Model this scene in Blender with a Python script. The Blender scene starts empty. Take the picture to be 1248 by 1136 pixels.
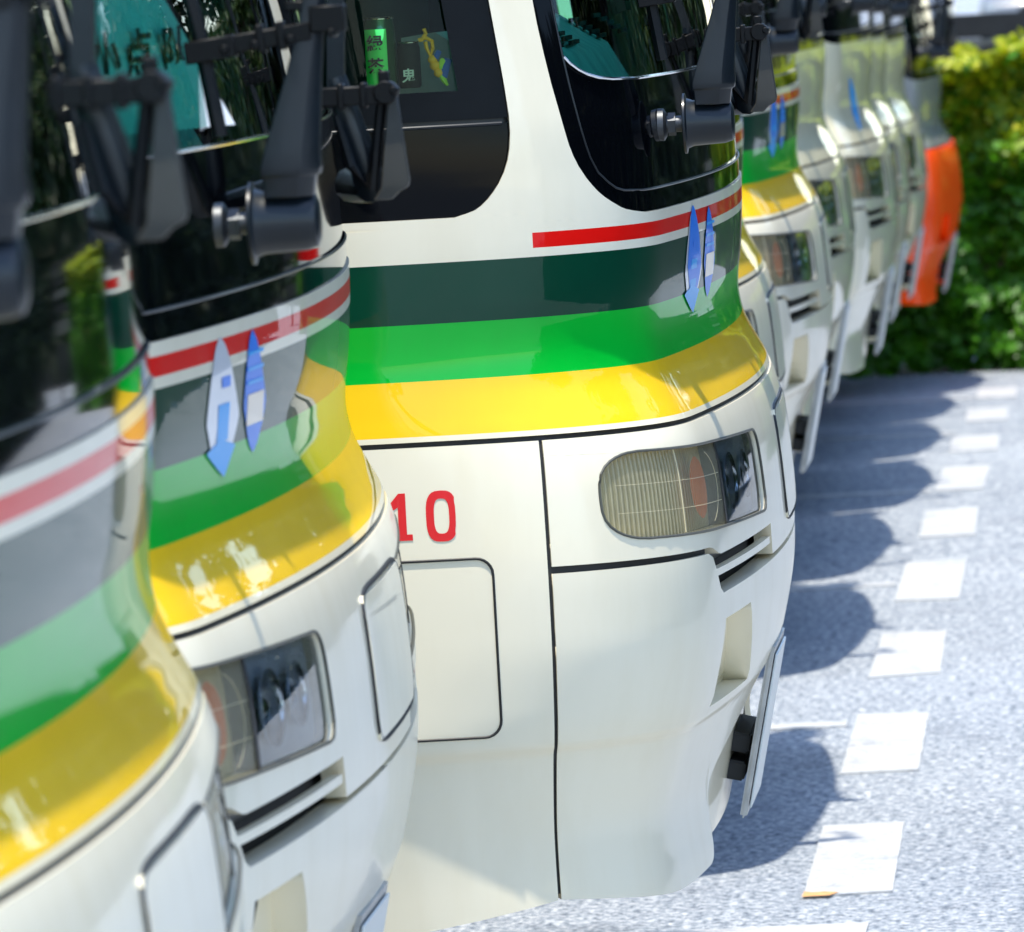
import bpy, bmesh, math, random
from mathutils import Vector, Matrix

random.seed(7)
scene = bpy.context.scene
col = scene.collection
R = math.radians

# ------------------------------------------------------------------ camera
PX_FOCAL, PX_W, PX_H = 9900.0, 1248.0, 1136.0
cam_d = bpy.data.cameras.new("camera")
cam_d.sensor_fit = 'HORIZONTAL'
cam_d.sensor_width = 36.0
cam_d.lens = PX_FOCAL / PX_W * 36.0
cam_d.clip_start = 0.1
cam_d.clip_end = 3000.0
cam = bpy.data.objects.new("camera", cam_d)
col.objects.link(cam)
c_right = Vector((0.99561561, 0.07576368, -0.05485829))
c_up = Vector((0.04969526, 0.06842847, 0.99641755))
c_fwd = Vector((-0.07924612, 0.99477506, -0.06436335))
m = Matrix.Identity(4)
for i in range(3):
    m[i][0] = c_right[i]
    m[i][1] = c_up[i]
    m[i][2] = -c_fwd[i]
m[2][3] = 1.67
cam.matrix_world = m
cam_d.dof.use_dof = True
cam_d.dof.focus_distance = 11.0
cam_d.dof.aperture_fstop = 18.0
scene.camera = cam

# ------------------------------------------------------------------ sky, sun, exposure
SUN_DIR = Vector((-0.06, -0.19, 0.98)).normalized()      # towards the sun
sun_el = math.asin(SUN_DIR.z)
sun_az = math.atan2(SUN_DIR.x, SUN_DIR.y)
world = bpy.data.worlds.new("World")
scene.world = world
world.use_nodes = True
wn = world.node_tree
sky = wn.nodes.new("ShaderNodeTexSky")
sky.sky_type = 'NISHITA'
sky.sun_disc = False
sky.sun_elevation = sun_el
sky.sun_rotation = sun_az
sky.air_density = 1.0
sky.dust_density = 0.4
sky.ozone_density = 2.5
bg = wn.nodes["Background"]
bg.inputs[1].default_value = 0.15
wn.links.new(sky.outputs[0], bg.inputs[0])
sun_d = bpy.data.lights.new("sun", 'SUN')
sun_d.energy = 2.15
sun_d.angle = R(1.1)
sun_d.color = (1.0, 0.94, 0.83)
sun = bpy.data.objects.new("sun", sun_d)
col.objects.link(sun)
sun.rotation_euler = SUN_DIR.to_track_quat('Z', 'Y').to_euler()
scene.view_settings.view_transform = 'Standard'
scene.view_settings.look = 'None'
scene.view_settings.exposure = 1.6
scene.view_settings.gamma = 1.0
scene.view_settings.use_curve_mapping = False
scene.cycles.max_bounces = 10
scene.cycles.transparent_max_bounces = 12

# ------------------------------------------------------------------ node helpers
def new_mat(name):
    mt = bpy.data.materials.new(name)
    mt.use_nodes = True
    return mt, mt.node_tree, mt.node_tree.nodes["Principled BSDF"]

def pset(b, **kw):
    names = dict(color="Base Color", rough="Roughness", metal="Metallic", coat="Coat Weight",
                 coat_rough="Coat Roughness", trans="Transmission Weight", ior="IOR", spec="Specular IOR Level", sub="Subsurface Weight")
    for k, v in kw.items():
        if k == "color" and len(v) == 3:
            v = (*v, 1)
        b.inputs[names[k]].default_value = v

def noise(nt, scale, detail=4, rough=0.55, coord="Object", dist=0.0):
    tc = nt.nodes.new("ShaderNodeTexCoord")
    n = nt.nodes.new("ShaderNodeTexNoise")
    n.inputs["Scale"].default_value = scale
    n.inputs["Detail"].default_value = detail
    n.inputs["Roughness"].default_value = rough
    n.inputs["Distortion"].default_value = dist
    nt.links.new(tc.outputs[coord], n.inputs["Vector"])
    return n

def ramp(nt, src, stops, interp='LINEAR'):
    r = nt.nodes.new("ShaderNodeValToRGB")
    r.color_ramp.interpolation = interp
    el = r.color_ramp.elements
    while len(el) > 1:
        el.remove(el[-1])
    el[0].position, el[0].color = stops[0][0], (*stops[0][1], 1)
    for p, c in stops[1:]:
        e = el.new(p)
        e.color = (*c, 1)
    nt.links.new(src, r.inputs[0])
    return r

def math_node(nt, op, a, b=None):
    n = nt.nodes.new("ShaderNodeMath")
    n.operation = op
    for i, v in enumerate((a, b)):
        if v is None:
            continue
        if isinstance(v, (int, float)):
            n.inputs[i].default_value = v
        else:
            nt.links.new(v, n.inputs[i])
    return n.outputs[0]

def mix_col(nt, fac, a, b, blend='MIX'):
    n = nt.nodes.new("ShaderNodeMix")
    n.data_type = 'RGBA'
    n.blend_type = blend
    for sock, v in ((n.inputs[0], fac), (n.inputs[6], a), (n.inputs[7], b)):
        if isinstance(v, (int, float)):
            sock.default_value = v
        elif isinstance(v, tuple):
            sock.default_value = (*v, 1)
        else:
            nt.links.new(v, sock)
    return n.outputs[2]

def plain(name, color, rough=0.5, metal=0.0, coat=0.0, var=0.0, scale=20.0, spec=0.5):
    mt, nt, b = new_mat(name)
    pset(b, color=color, rough=rough, metal=metal, coat=coat, coat_rough=0.04, spec=spec)
    if var:
        n = noise(nt, scale)
        lo = tuple(c * (1 - var) for c in color)
        hi = tuple(min(1, c * (1 + var)) for c in color)
        r = ramp(nt, n.outputs[0], [(0.3, lo), (0.7, hi)])
        nt.links.new(r.outputs[0], b.inputs["Base Color"])
    return mt

WHITE = (0.86, 0.785, 0.595)
CREAM = (0.82, 0.74, 0.53)

def paint(name, bands=None, red_x=None, base=WHITE, lo=1.0, hi=1.34, coat=0.8, coat_rough=0.02):
    """Glossy coach paint; bands = [(z, colour)...] painted stripes by height on the body."""
    mt, nt, b = new_mat(name)
    pset(b, rough=0.38, coat=coat, coat_rough=coat_rough, spec=0.08)
    grime = noise(nt, 1.0, 6, 0.6)
    mp = nt.nodes.new("ShaderNodeMapping")                    # run-off streaks: stretched along the height
    mp.inputs["Scale"].default_value = (14.0, 14.0, 3.0)
    nt.links.new(grime.inputs["Vector"].links[0].from_socket, mp.inputs["Vector"])
    nt.links.new(mp.outputs[0], grime.inputs["Vector"])
    if bands:
        tc = nt.nodes.new("ShaderNodeTexCoord")
        sp = nt.nodes.new("ShaderNodeSeparateXYZ")
        nt.links.new(tc.outputs["Object"], sp.inputs[0])
        mr = nt.nodes.new("ShaderNodeMapRange")
        mr.inputs[1].default_value = lo
        mr.inputs[2].default_value = hi
        nt.links.new(sp.outputs[2], mr.inputs[0])
        stops = [((z - lo) / (hi - lo), c) for z, c in bands]
        r = ramp(nt, mr.outputs[0], stops, 'CONSTANT')
        colour = r.outputs[0]
        if red_x is not None:
            inz = math_node(nt, 'MULTIPLY', math_node(nt, 'GREATER_THAN', sp.outputs[2], 1.268),
                            math_node(nt, 'LESS_THAN', sp.outputs[2], 1.288))
            fac = math_node(nt, 'MULTIPLY', inz, math_node(nt, 'GREATER_THAN', sp.outputs[0], red_x))
            colour = mix_col(nt, fac, colour, (0.80, 0.006, 0.004))
        dirt = ramp(nt, grime.outputs[0], [(0.32, (0.96, 0.955, 0.94)), (0.55, (1, 1, 1))])
        colour = mix_col(nt, 1.0, colour, dirt.outputs[0], 'MULTIPLY')
        nt.links.new(colour, b.inputs["Base Color"])
    else:
        r = ramp(nt, grime.outputs[0], [(0.3, tuple(c * q for c, q in zip(base, (0.965, 0.955, 0.93)))), (0.55, base)])
        nt.links.new(r.outputs[0], b.inputs["Base Color"])
    w = noise(nt, 2.2, 2)
    bp = nt.nodes.new("ShaderNodeBump")
    bp.inputs["Strength"].default_value = 0.05
    bp.inputs["Distance"].default_value = 0.02
    nt.links.new(w.outputs[0], bp.inputs["Height"])
    nt.links.new(bp.outputs[0], b.inputs["Normal"])
    return mt

def glass(name, tint, ior=1.5, rough=0.0):
    mt, nt, b = new_mat(name)
    nt.nodes.remove(b)
    out = nt.nodes["Material Output"]
    tr = nt.nodes.new("ShaderNodeBsdfTransparent")
    tr.inputs[0].default_value = (*tint, 1)
    gl = nt.nodes.new("ShaderNodeBsdfGlossy")
    gl.inputs["Roughness"].default_value = rough
    fr = nt.nodes.new("ShaderNodeFresnel")
    fr.inputs[0].default_value = ior
    mx = nt.nodes.new("ShaderNodeMixShader")
    nt.links.new(fr.outputs[0], mx.inputs[0])
    nt.links.new(tr.outputs[0], mx.inputs[1])
    nt.links.new(gl.outputs[0], mx.inputs[2])
    nt.links.new(mx.outputs[0], out.inputs[0])
    return mt

YELLOW, GREEN, DKGREEN = (0.92, 0.56, 0.010), (0.0, 0.46, 0.030), (0.0, 0.046, 0.022)
M = {}
M["livery"] = paint("striped_coach_paint", [(1.0, CREAM), (1.030, YELLOW), (1.101, GREEN), (1.176, DKGREEN), (1.256, WHITE)], red_x=-0.262, coat=0.55)
M["white"] = paint("white_coach_paint", coat=0.5, coat_rough=0.07)
M["cream"] = paint("cream_coach_paint", base=CREAM, coat=0.5, coat_rough=0.07)
M["livery_cream"] = paint("cream_livery_paint", base=(0.80, 0.74, 0.50))
M["cream_lower"] = paint("cream_lower_paint", base=(0.80, 0.75, 0.54))
M["orange"] = paint("orange_coach_paint", base=(1.0, 0.075, 0.002), coat=0.25)
M["livery_grey"] = paint("grey_coach_paint", base=(0.30, 0.31, 0.29))
M["black_gloss"] = plain("black_gloss_panel", (0.0015, 0.002, 0.003), 0.05, spec=0.10)
M["black_satin"] = plain("black_satin_frame", (0.003, 0.004, 0.005), 0.42, var=0.2, spec=0.12)
M["rubber"] = plain("black_rubber_seal", (0.012, 0.012, 0.012), 0.6, var=0.3)
M["lens_seal"] = plain("olive_grey_lens_seal", (0.07, 0.07, 0.055), 0.5)
M["void"] = plain("dark_underbody", (0.010, 0.010, 0.010), 0.8)
M["slot_grey"] = plain("dark_grey_grille_plastic", (0.016, 0.018, 0.020), 0.35, var=0.25)
M["chrome"] = plain("chrome_trim", (0.75, 0.76, 0.78), 0.12, metal=1.0)
M["reflector"] = plain("lamp_reflector", (0.85, 0.88, 0.92), 0.22, metal=1.0)
M["lamp_white"] = plain("pale_lamp_backing", (0.74, 0.80, 0.86), 0.3, metal=0.25)
M["steel"] = plain("grey_plate_metal", (0.42, 0.42, 0.41), 0.4, metal=0.7, var=0.2)
M["arm_grey"] = plain("dark_grey_wiper_metal", (0.006, 0.010, 0.014), 0.36, coat=0.05, spec=0.35, var=0.2)
M["arm_steel"] = plain("dull_steel_shaft", (0.08, 0.085, 0.09), 0.45, metal=0.8, var=0.2)
M["wiper_black"] = plain("black_wiper_plastic", (0.003, 0.0035, 0.004), 0.5, spec=0.2)
M["fin_grey"] = plain("grey_wiper_fin", (0.035, 0.034, 0.029), 0.5, var=0.2)
M["red"] = plain("red_numeral", (0.75, 0.01, 0.015), 0.35, coat=0.5)
M["amber"] = plain("amber_bulb", (1.0, 0.22, 0.025), 0.4, coat=0.3)
M["decal_blue"] = plain("blue_decal", (0.0, 0.20, 0.80), 0.35, coat=0.3, spec=0.2)
M["decal_cyan"] = plain("light_blue_decal", (0.0, 0.38, 0.88), 0.35, coat=0.3, spec=0.2)
M["decal_white"] = plain("white_decal", (0.78, 0.80, 0.84), 0.3, coat=0.8)
M["decal_cream"] = plain("cream_decal", (0.80, 0.66, 0.48), 0.3, coat=0.8)
M["windscreen"] = glass("teal_windscreen_glass", (0.30, 0.95, 0.80))
M["window_glass"] = glass("green_window_glass", (0.62, 0.76, 0.56), 1.22)
M["lens_clear"] = glass("clear_lens", (0.90, 0.95, 0.98), 1.75, 0.01)
M["tinted"] = plain("dark_tinted_glass", (0.012, 0.018, 0.018), 0.04, coat=1.0)
M["tyre"] = plain("tyre_rubber", (0.02, 0.02, 0.02), 0.8, var=0.3)
M["rim"] = plain("wheel_rim_steel", (0.45, 0.46, 0.47), 0.4, metal=0.8)
M["dash"] = plain("dashboard_plastic", (0.55, 0.58, 0.55), 0.6, var=0.2)
M["interior"] = plain("interior_trim", (0.10, 0.11, 0.11), 0.8, var=0.3)
M["seat"] = plain("seat_fabric", (0.10, 0.08, 0.12), 0.9, var=0.3, scale=60)
M["shade_sheet"] = plain("dark_green_shade_sheet", (0.010, 0.030, 0.026), 0.9, var=0.3)
M["paper"] = plain("white_notice_paper", (0.85, 0.86, 0.84), 0.6, var=0.03)
M["ink"] = plain("black_ink", (0.012, 0.012, 0.012), 0.6)
M["plate_white"] = plain("number_plate_face", (0.72, 0.74, 0.70), 0.35)

def lens_ribbed():
    """Beige fluted indicator lens: vertical ribs and a pale grid as relief."""
    mt, nt, b = new_mat("fluted_indicator_lens")
    out = nt.nodes["Material Output"]
    pset(b, color=(0.40, 0.36, 0.24), rough=0.2, coat=0.5)
    tc = nt.nodes.new("ShaderNodeTexCoord")
    uvm = nt.nodes.new("ShaderNodeUVMap")
    uvm.uv_map = "sz"
    wv = nt.nodes.new("ShaderNodeTexWave")
    wv.bands_direction = 'X'
    wv.inputs["Scale"].default_value = 38.0
    wv.inputs["Distortion"].default_value = 0.3
    nt.links.new(uvm.outputs[0], wv.inputs["Vector"])
    bp = nt.nodes.new("ShaderNodeBump")
    bp.inputs["Strength"].default_value = 0.7
    bp.inputs["Distance"].default_value = 0.004
    nt.links.new(wv.outputs[0], bp.inputs["Height"])
    nt.links.new(bp.outputs[0], b.inputs["Normal"])
    r = ramp(nt, wv.outputs[0], [(0.0, (0.36, 0.33, 0.21)), (1.0, (0.62, 0.57, 0.40))])
    nt.links.new(r.outputs[0], b.inputs["Base Color"])
    tr = nt.nodes.new("ShaderNodeBsdfTransparent")
    tr.inputs[0].default_value = (0.92, 0.88, 0.72, 1)
    mx = nt.nodes.new("ShaderNodeMixShader")
    mx.inputs[0].default_value = 0.55
    nt.links.new(b.outputs[0], mx.inputs[1])
    nt.links.new(tr.outputs[0], mx.inputs[2])
    nt.links.new(mx.outputs[0], out.inputs[0])
    return mt
M["lens_ribbed"] = lens_ribbed()
M["lamp_beige"] = plain("indicator_housing", (0.66, 0.58, 0.36), 0.35, var=0.15, scale=40)

def asphalt():
    mt, nt, b = new_mat("bleached_asphalt")
    big = noise(nt, 0.6, 4)
    mid = noise(nt, 14.0, 4)
    fine = noise(nt, 62.0, 3, 0.8)
    tc = nt.nodes.new("ShaderNodeTexCoord")
    vo = nt.nodes.new("ShaderNodeTexVoronoi")
    vo.inputs["Scale"].default_value = 60.0
    nt.links.new(tc.outputs["Object"], vo.inputs["Vector"])
    base = ramp(nt, fine.outputs[0], [(0.37, (0.02, 0.036, 0.06)), (0.44, (0.17, 0.205, 0.245)), (0.54, (0.37, 0.395, 0.415)), (0.66, (0.64, 0.64, 0.64))])
    stones = ramp(nt, vo.outputs["Color"], [(0.0, (0.30, 0.36, 0.42)), (0.30, (1.0, 1.0, 1.0)), (1.0, (1.2, 1.18, 1.15))])
    c = mix_col(nt, 0.75, base.outputs[0], stones.outputs[0], 'MULTIPLY')
    patch_ = ramp(nt, big.outputs[0], [(0.3, (0.86, 0.87, 0.88)), (0.7, (1.08, 1.07, 1.06))])
    c = mix_col(nt, 1.0, c, patch_.outputs[0], 'MULTIPLY')
    p2 = ramp(nt, mid.outputs[0], [(0.32, (0.82, 0.83, 0.85)), (0.55, (1.0, 1.0, 1.0))])
    c = mix_col(nt, 1.0, c, p2.outputs[0], 'MULTIPLY')
    st = noise(nt, 3.3, 6, 0.62, dist=0.6)
    stain = ramp(nt, st.outputs[0], [(0.30, (0.70, 0.71, 0.73)), (0.43, (1, 1, 1)), (0.62, (1, 1, 1)), (0.72, (1.10, 1.09, 1.07))])
    c = mix_col(nt, 0.8, c, stain.outputs[0], 'MULTIPLY')
    cr = noise(nt, 0.9, 5, 0.6, dist=2.0)
    dcr = math_node(nt, 'ABSOLUTE', math_node(nt, 'SUBTRACT', cr.outputs[0], 0.5))
    crk = ramp(nt, dcr, [(0.0, (0.55, 0.57, 0.60)), (0.0035, (1, 1, 1))])
    c = mix_col(nt, 0.8, c, crk.outputs[0], 'MULTIPLY')
    nt.links.new(c, b.inputs["Base Color"])
    b.inputs["Roughness"].default_value = 0.85
    bp = nt.nodes.new("ShaderNodeBump")
    bp.inputs["Strength"].default_value = 0.5
    bp.inputs["Distance"].default_value = 0.004
    nt.links.new(fine.outputs[0], bp.inputs["Height"])
    nt.links.new(bp.outputs[0], b.inputs["Normal"])
    return mt
M["asphalt"] = asphalt()

def road_paint():
    mt, nt, b = new_mat("worn_white_road_paint")
    n1 = noise(nt, 18.0, 6, 0.65)
    n2 = noise(nt, 3.1, 5, 0.6, dist=1.2)
    r1 = ramp(nt, n1.outputs[0], [(0.28, (0.32, 0.32, 0.315)), (0.42, (0.44, 0.44, 0.43)), (0.7, (0.50, 0.50, 0.49))])
    # hairline cracks: thin band of a distorted noise
    d = math_node(nt, 'ABSOLUTE', math_node(nt, 'SUBTRACT', n2.outputs[0], 0.5))
    crack = ramp(nt, d, [(0.0, (0.35, 0.36, 0.38)), (0.006, (1, 1, 1))])
    n3 = noise(nt, 1.3, 2)
    gate = ramp(nt, n3.outputs[0], [(0.52, (0, 0, 0)), (0.56, (1, 1, 1))])
    ck = mix_col(nt, gate.outputs[0], (1, 1, 1), crack.outputs[0])
    c = mix_col(nt, 1.0, r1.outputs[0], ck, 'MULTIPLY')
    n4 = noise(nt, 55.0, 5, 0.7)
    n5 = noise(nt, 5.0, 3, 0.5)
    chip = math_node(nt, 'ADD', n4.outputs[0], math_node(nt, 'MULTIPLY', n5.outputs[0], 0.55))
    chips = ramp(nt, chip, [(0.86, (0, 0, 0)), (0.92, (1, 1, 1))])
    c = mix_col(nt, chips.outputs[0], c, (0.30, 0.32, 0.34))
    nt.links.new(c, b.inputs["Base Color"])
    b.inputs["Roughness"].default_value = 0.6
    return mt
M["road_paint"] = road_paint()

def leaf_mat(name, c0, c1, c2):
    mt, nt, b = new_mat(name)
    oi = nt.nodes.new("ShaderNodeAttribute")
    oi.attribute_name = "tone"
    r = ramp(nt, oi.outputs["Fac"], [(0.0, c0), (0.5, c1), (1.0, c2)])
    nt.links.new(r.outputs[0], b.inputs["Base Color"])
    pset(b, rough=0.45)
    out = nt.nodes["Material Output"]
    tl = nt.nodes.new("ShaderNodeBsdfTranslucent")
    nt.links.new(r.outputs[0], tl.inputs[0])
    mx = nt.nodes.new("ShaderNodeMixShader")
    mx.inputs[0].default_value = 0.35
    nt.links.new(b.outputs[0], mx.inputs[1])
    nt.links.new(tl.outputs[0], mx.inputs[2])
    nt.links.new(mx.outputs[0], out.inputs[0])
    return mt
M["leaf"] = leaf_mat("hedge_leaves", (0.022, 0.12, 0.004), (0.085, 0.30, 0.005), (0.52, 0.52, 0.006))
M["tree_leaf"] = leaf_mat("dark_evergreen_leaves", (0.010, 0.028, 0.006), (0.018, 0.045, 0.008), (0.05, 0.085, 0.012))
M["dry_leaf"] = plain("dry_leaf", (0.22, 0.13, 0.07), 0.7, var=0.3)
M["bark"] = plain("bark", (0.10, 0.075, 0.05), 0.9, var=0.4, scale=12)

# ------------------------------------------------------------------ object helpers
def link(o, parent=None):
    col.objects.link(o)
    if parent is not None:
        o.parent = parent
    return o

def mesh_obj(name, verts, faces, mat, parent=None, smooth=False, mats=None, midx=None):
    me = bpy.data.meshes.new(name)
    me.from_pydata([tuple(v) for v in verts], [], faces)
    for mt in (mats or [mat]):
        me.materials.append(mt)
    if midx:
        me.polygons.foreach_set("material_index", midx)
    if smooth:
        me.polygons.foreach_set("use_smooth", [True] * len(me.polygons))
    me.update()
    return link(bpy.data.objects.new(name, me), parent)

def empty(name, loc=(0, 0, 0)):
    o = bpy.data.objects.new(name, None)
    o.location = loc
    o.empty_display_size = 0.2
    return link(o)

def tag(o, label, cat, group=None, kind=None):
    o["label"] = label
    o["category"] = cat
    if group:
        o["group"] = group
    if kind:
        o["kind"] = kind
    return o

class MB:
    """Collects simple solids into one mesh."""
    def __init__(self):
        self.v, self.f = [], []
    def add(self, vs, fs):
        n = len(self.v)
        self.v += [tuple(v) for v in vs]
        self.f += [tuple(i + n for i in f) for f in fs]
        return self
    def box(self, c, d, rot=None, taper=1.0):
        vs = []
        for sz in (-1, 1):
            k = taper if sz > 0 else 1.0
            for sx, sy in ((-1, -1), (1, -1), (1, 1), (-1, 1)):
                p = Vector((sx * d[0] / 2 * k, sy * d[1] / 2 * k, sz * d[2] / 2))
                if rot is not None:
                    p = rot @ p
                vs.append(p + Vector(c))
        return self.add(vs, [(3, 2, 1, 0), (4, 5, 6, 7), (0, 1, 5, 4), (1, 2, 6, 5), (2, 3, 7, 6), (3, 0, 4, 7)])
    def tube(self, pts, rad, n=8, caps=True):
        pts = [Vector(p) for p in pts]
        rr = rad if isinstance(rad, (list, tuple)) else [rad] * len(pts)
        rings = []
        up = Vector((0.13, 0.31, 0.94))
        for i, p in enumerate(pts):
            t = (pts[min(i + 1, len(pts) - 1)] - pts[max(i - 1, 0)])
            t = t.normalized() if t.length > 1e-9 else Vector((0, 0, 1))
            a = up.cross(t)
            if a.length < 1e-3:
                a = Vector((1, 0, 0)).cross(t)
            a.normalize()
            b = t.cross(a)
            rings.append([p + (a * math.cos(q) + b * math.sin(q)) * rr[i] for q in (2 * math.pi * k / n for k in range(n))])
        vs = [v for r in rings for v in r]
        fs = []
        for i in range(len(pts) - 1):
            for k in range(n):
                fs.append((i * n + k, i * n + (k + 1) % n, (i + 1) * n + (k + 1) % n, (i + 1) * n + k))
        if caps:
            fs.append(tuple(range(n - 1, -1, -1)))
            fs.append(tuple(range((len(pts) - 1) * n, len(pts) * n)))
        return self.add(vs, fs)
    def loft(self, rings, caps=True):
        n = len(rings[0])
        vs = [v for r in rings for v in r]
        fs = []
        for i in range(len(rings) - 1):
            for k in range(n):
                fs.append((i * n + k, i * n + (k + 1) % n, (i + 1) * n + (k + 1) % n, (i + 1) * n + k))
        if caps:
            fs.append(tuple(range(n - 1, -1, -1)))
            fs.append(tuple(range((len(rings) - 1) * n, len(rings) * n)))
        return self.add(vs, fs)
    def build(self, name, mat, parent=None, bevel=0.0, smooth=True, segs=2):
        o = mesh_obj(name, self.v, self.f, mat, parent)
        if bevel or smooth:
            bm = bmesh.new()
            bm.from_mesh(o.data)
            bmesh.ops.recalc_face_normals(bm, faces=bm.faces)
            if bevel:
                es = [e for e in bm.edges if len(e.link_faces) == 2 and e.calc_face_angle(0) > 0.5]
                bmesh.ops.bevel(bm, geom=es, offset=bevel, segments=segs, affect='EDGES', clamp_overlap=True)
            if smooth:
                for f in bm.faces:
                    f.smooth = True
                for e in bm.edges:
                    e.smooth = not (len(e.link_faces) == 2 and e.calc_face_angle(0) > R(38))
            bm.to_mesh(o.data)
            bm.free()
        return o

# ------------------------------------------------------------------ ground shape (lot falls gently away at the far end)
def gz(y):
    if y < 19:
        return 0.0
    if y < 34:
        return -0.22 * ((y - 19) / 15.0) ** 2
    return -0.22

def ground_sheet(name, xs, ys, mat, dz, parent=None):
    vs = [(x, y, gz(y) + dz) for y in ys for x in xs]
    n = len(xs)
    fs = [(j * n + i, j * n + i + 1, (j + 1) * n + i + 1, (j + 1) * n + i) for j in range(len(ys) - 1) for i in range(n - 1)]
    return mesh_obj(name, vs, fs, mat, parent, smooth=True)

ys = [-900, -200, -60, -20, 0, 10, 17] + [19 + i for i in range(16)] + [40, 60, 90, 150, 400, 1500]
ground = ground_sheet("ground", [-900, -100, -30, -8, 0, 8, 30, 100, 900], ys, M["asphalt"], 0.0)
ground["kind"] = "structure"

# painted dashes and stall lines
def worn_quad(name, corners, seed):
    """Thin paint sheet with a slightly ragged outline."""
    rnd = random.Random(seed)
    pts = []
    for k in range(4):
        a, b = Vector((*corners[k], 0)), Vector((*corners[(k + 1) % 4], 0))
        L = (b - a).length
        nseg = max(2, int(L / 0.06)) if L < 3 else int(L / 0.15)
        nrm = Vector((-(b - a).y, (b - a).x, 0)).normalized()
        for i in range(nseg):
            p = a.lerp(b, i / nseg)
            pts.append(p + nrm * rnd.uniform(-0.0012, 0.0012))
    top = [(p.x, p.y, gz(p.y) + 0.004) for p in pts]
    bot = [(p.x, p.y, gz(p.y) - 0.002) for p in pts]
    n = len(pts)
    fs = [tuple(range(n))] + [(i, n + i, n + (i + 1) % n, (i + 1) % n) for i in range(n)]
    o = mesh_obj(name, top + bot, fs, M["road_paint"], ground)
    return o

DASH = [((-0.646, 13.897), (-0.493, 13.928), (-0.501, 14.999), (-0.653, 14.99)),
        ((-0.654, 15.901), (-0.499, 15.909), (-0.507, 17.056), (-0.658, 17.093)),
        ((-0.662, 17.91), (-0.505, 17.958), (-0.513, 19.016), (-0.665, 19.025)),
        ((-0.663, 19.93), (-0.503, 19.90), (-0.509, 21.18), (-0.669, 21.146)),
        ((-0.66, 22.06), (-0.505, 22.06), (-0.519, 23.20), (-0.668, 23.13)),
        ((-0.665, 24.06), (-0.52, 24.06), (-0.52, 25.25), (-0.667, 25.28)),
        ((-0.669, 26.15), (-0.513, 26.18), (-0.525, 27.15), (-0.681, 27.16)),
        ((-0.66, 28.24), (-0.514, 28.24), (-0.529, 29.25), (-0.676, 29.26)),
        ((-0.665, 30.25), (-0.515, 30.25), (-0.525, 31.25), (-0.672, 31.25))]
for k in range(1, 6):
    y0 = 13.9 - 2.04 * k
    DASH.append(((-0.645, y0), (-0.492, y0), (-0.497, y0 + 1.08), (-0.65, y0 + 1.08)))
for k, q in enumerate(DASH):
    worn_quad("painted_dash", q, k)
for k, y in enumerate((3.15, 6.6, 10.05, 13.47, 16.9, 20.46, 24.09, 27.42, 30.35)):
    worn_quad("stall_line", ((-12.0, y - 0.05), (-0.675, y - 0.05), (-0.675, y + 0.05), (-12.0, y + 0.05)) if k != 3 else
              ((-12.0, y - 0.17), (-0.52, y - 0.15), (-0.52, y + 0.03), (-12.0, y + 0.01)), 50 + k)

M["ochre"] = plain("ochre_paint_trace", (0.62, 0.33, 0.12), 0.7, var=0.2, scale=60)
v = [(-0.648, 13.885, 0.0055), (-0.60, 13.89, 0.0055), (-0.585, 13.93, 0.0055), (-0.61, 13.95, 0.0055), (-0.632, 13.945, 0.0055), (-0.646, 13.96, 0.0055)]
mesh_obj("ochre_paint_trace", v, [tuple(range(6))], M["ochre"], ground)

# ------------------------------------------------------------------ coach body surface
HW = 1.245
S0, S1 = 0.90, 1.40
A0 = R(6.5)

def heading(s):
    if s < S0:
        return A0 * s / S0
    if s < S1:
        t = (s - S0) / (S1 - S0)
        t = t * t * (3 - 2 * t) * 0.75 + t * 0.25
        return A0 + (math.pi / 2 - A0) * t
    return math.pi / 2

PLAN = []
_x = _y = 0.0
DS = 0.002
for _i in range(int(S1 / DS) + 2):
    PLAN.append((_x, _y, heading(_i * DS)))
    _a = heading(_i * DS + DS / 2)
    _y -= math.cos(_a) * DS
    _x -= math.sin(_a) * DS
YK = HW / -PLAN[-1][1]

def plan(s):
    sg = 1 if s >= 0 else -1
    a = abs(s)
    if a >= S1:
        b = PLAN[int(S1 / DS)]
        return b[0] - (a - S1), b[1] * YK * sg, math.pi / 2
    i = int(a / DS)
    f = a / DS - i
    p, q = PLAN[i], PLAN[i + 1]
    return p[0] * (1 - f) + q[0] * f, (p[1] * (1 - f) + q[1] * f) * YK * sg, p[2] * (1 - f) + q[2] * f

def curve(tab):
    """Smooth (Catmull-Rom style) interpolation of a table."""
    xs = [a for a, b in tab]
    vs = [b for a, b in tab]
    n = len(xs)
    ms = []
    for i in range(n):
        a, b = max(i - 1, 0), min(i + 1, n - 1)
        ms.append((vs[b] - vs[a]) / (xs[b] - xs[a]))
    def f(x):
        if x <= xs[0]:
            return vs[0]
        if x >= xs[-1]:
            return vs[-1]
        i = 0
        while xs[i + 1] < x:
            i += 1
        h = xs[i + 1] - xs[i]
        t = (x - xs[i]) / h
        t2, t3 = t * t, t * t * t
        return (vs[i] * (2 * t3 - 3 * t2 + 1) + ms[i] * h * (t3 - 2 * t2 + t) + vs[i + 1] * (3 * t2 - 2 * t3) + ms[i + 1] * h * (t3 - t2))
    return f

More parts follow.
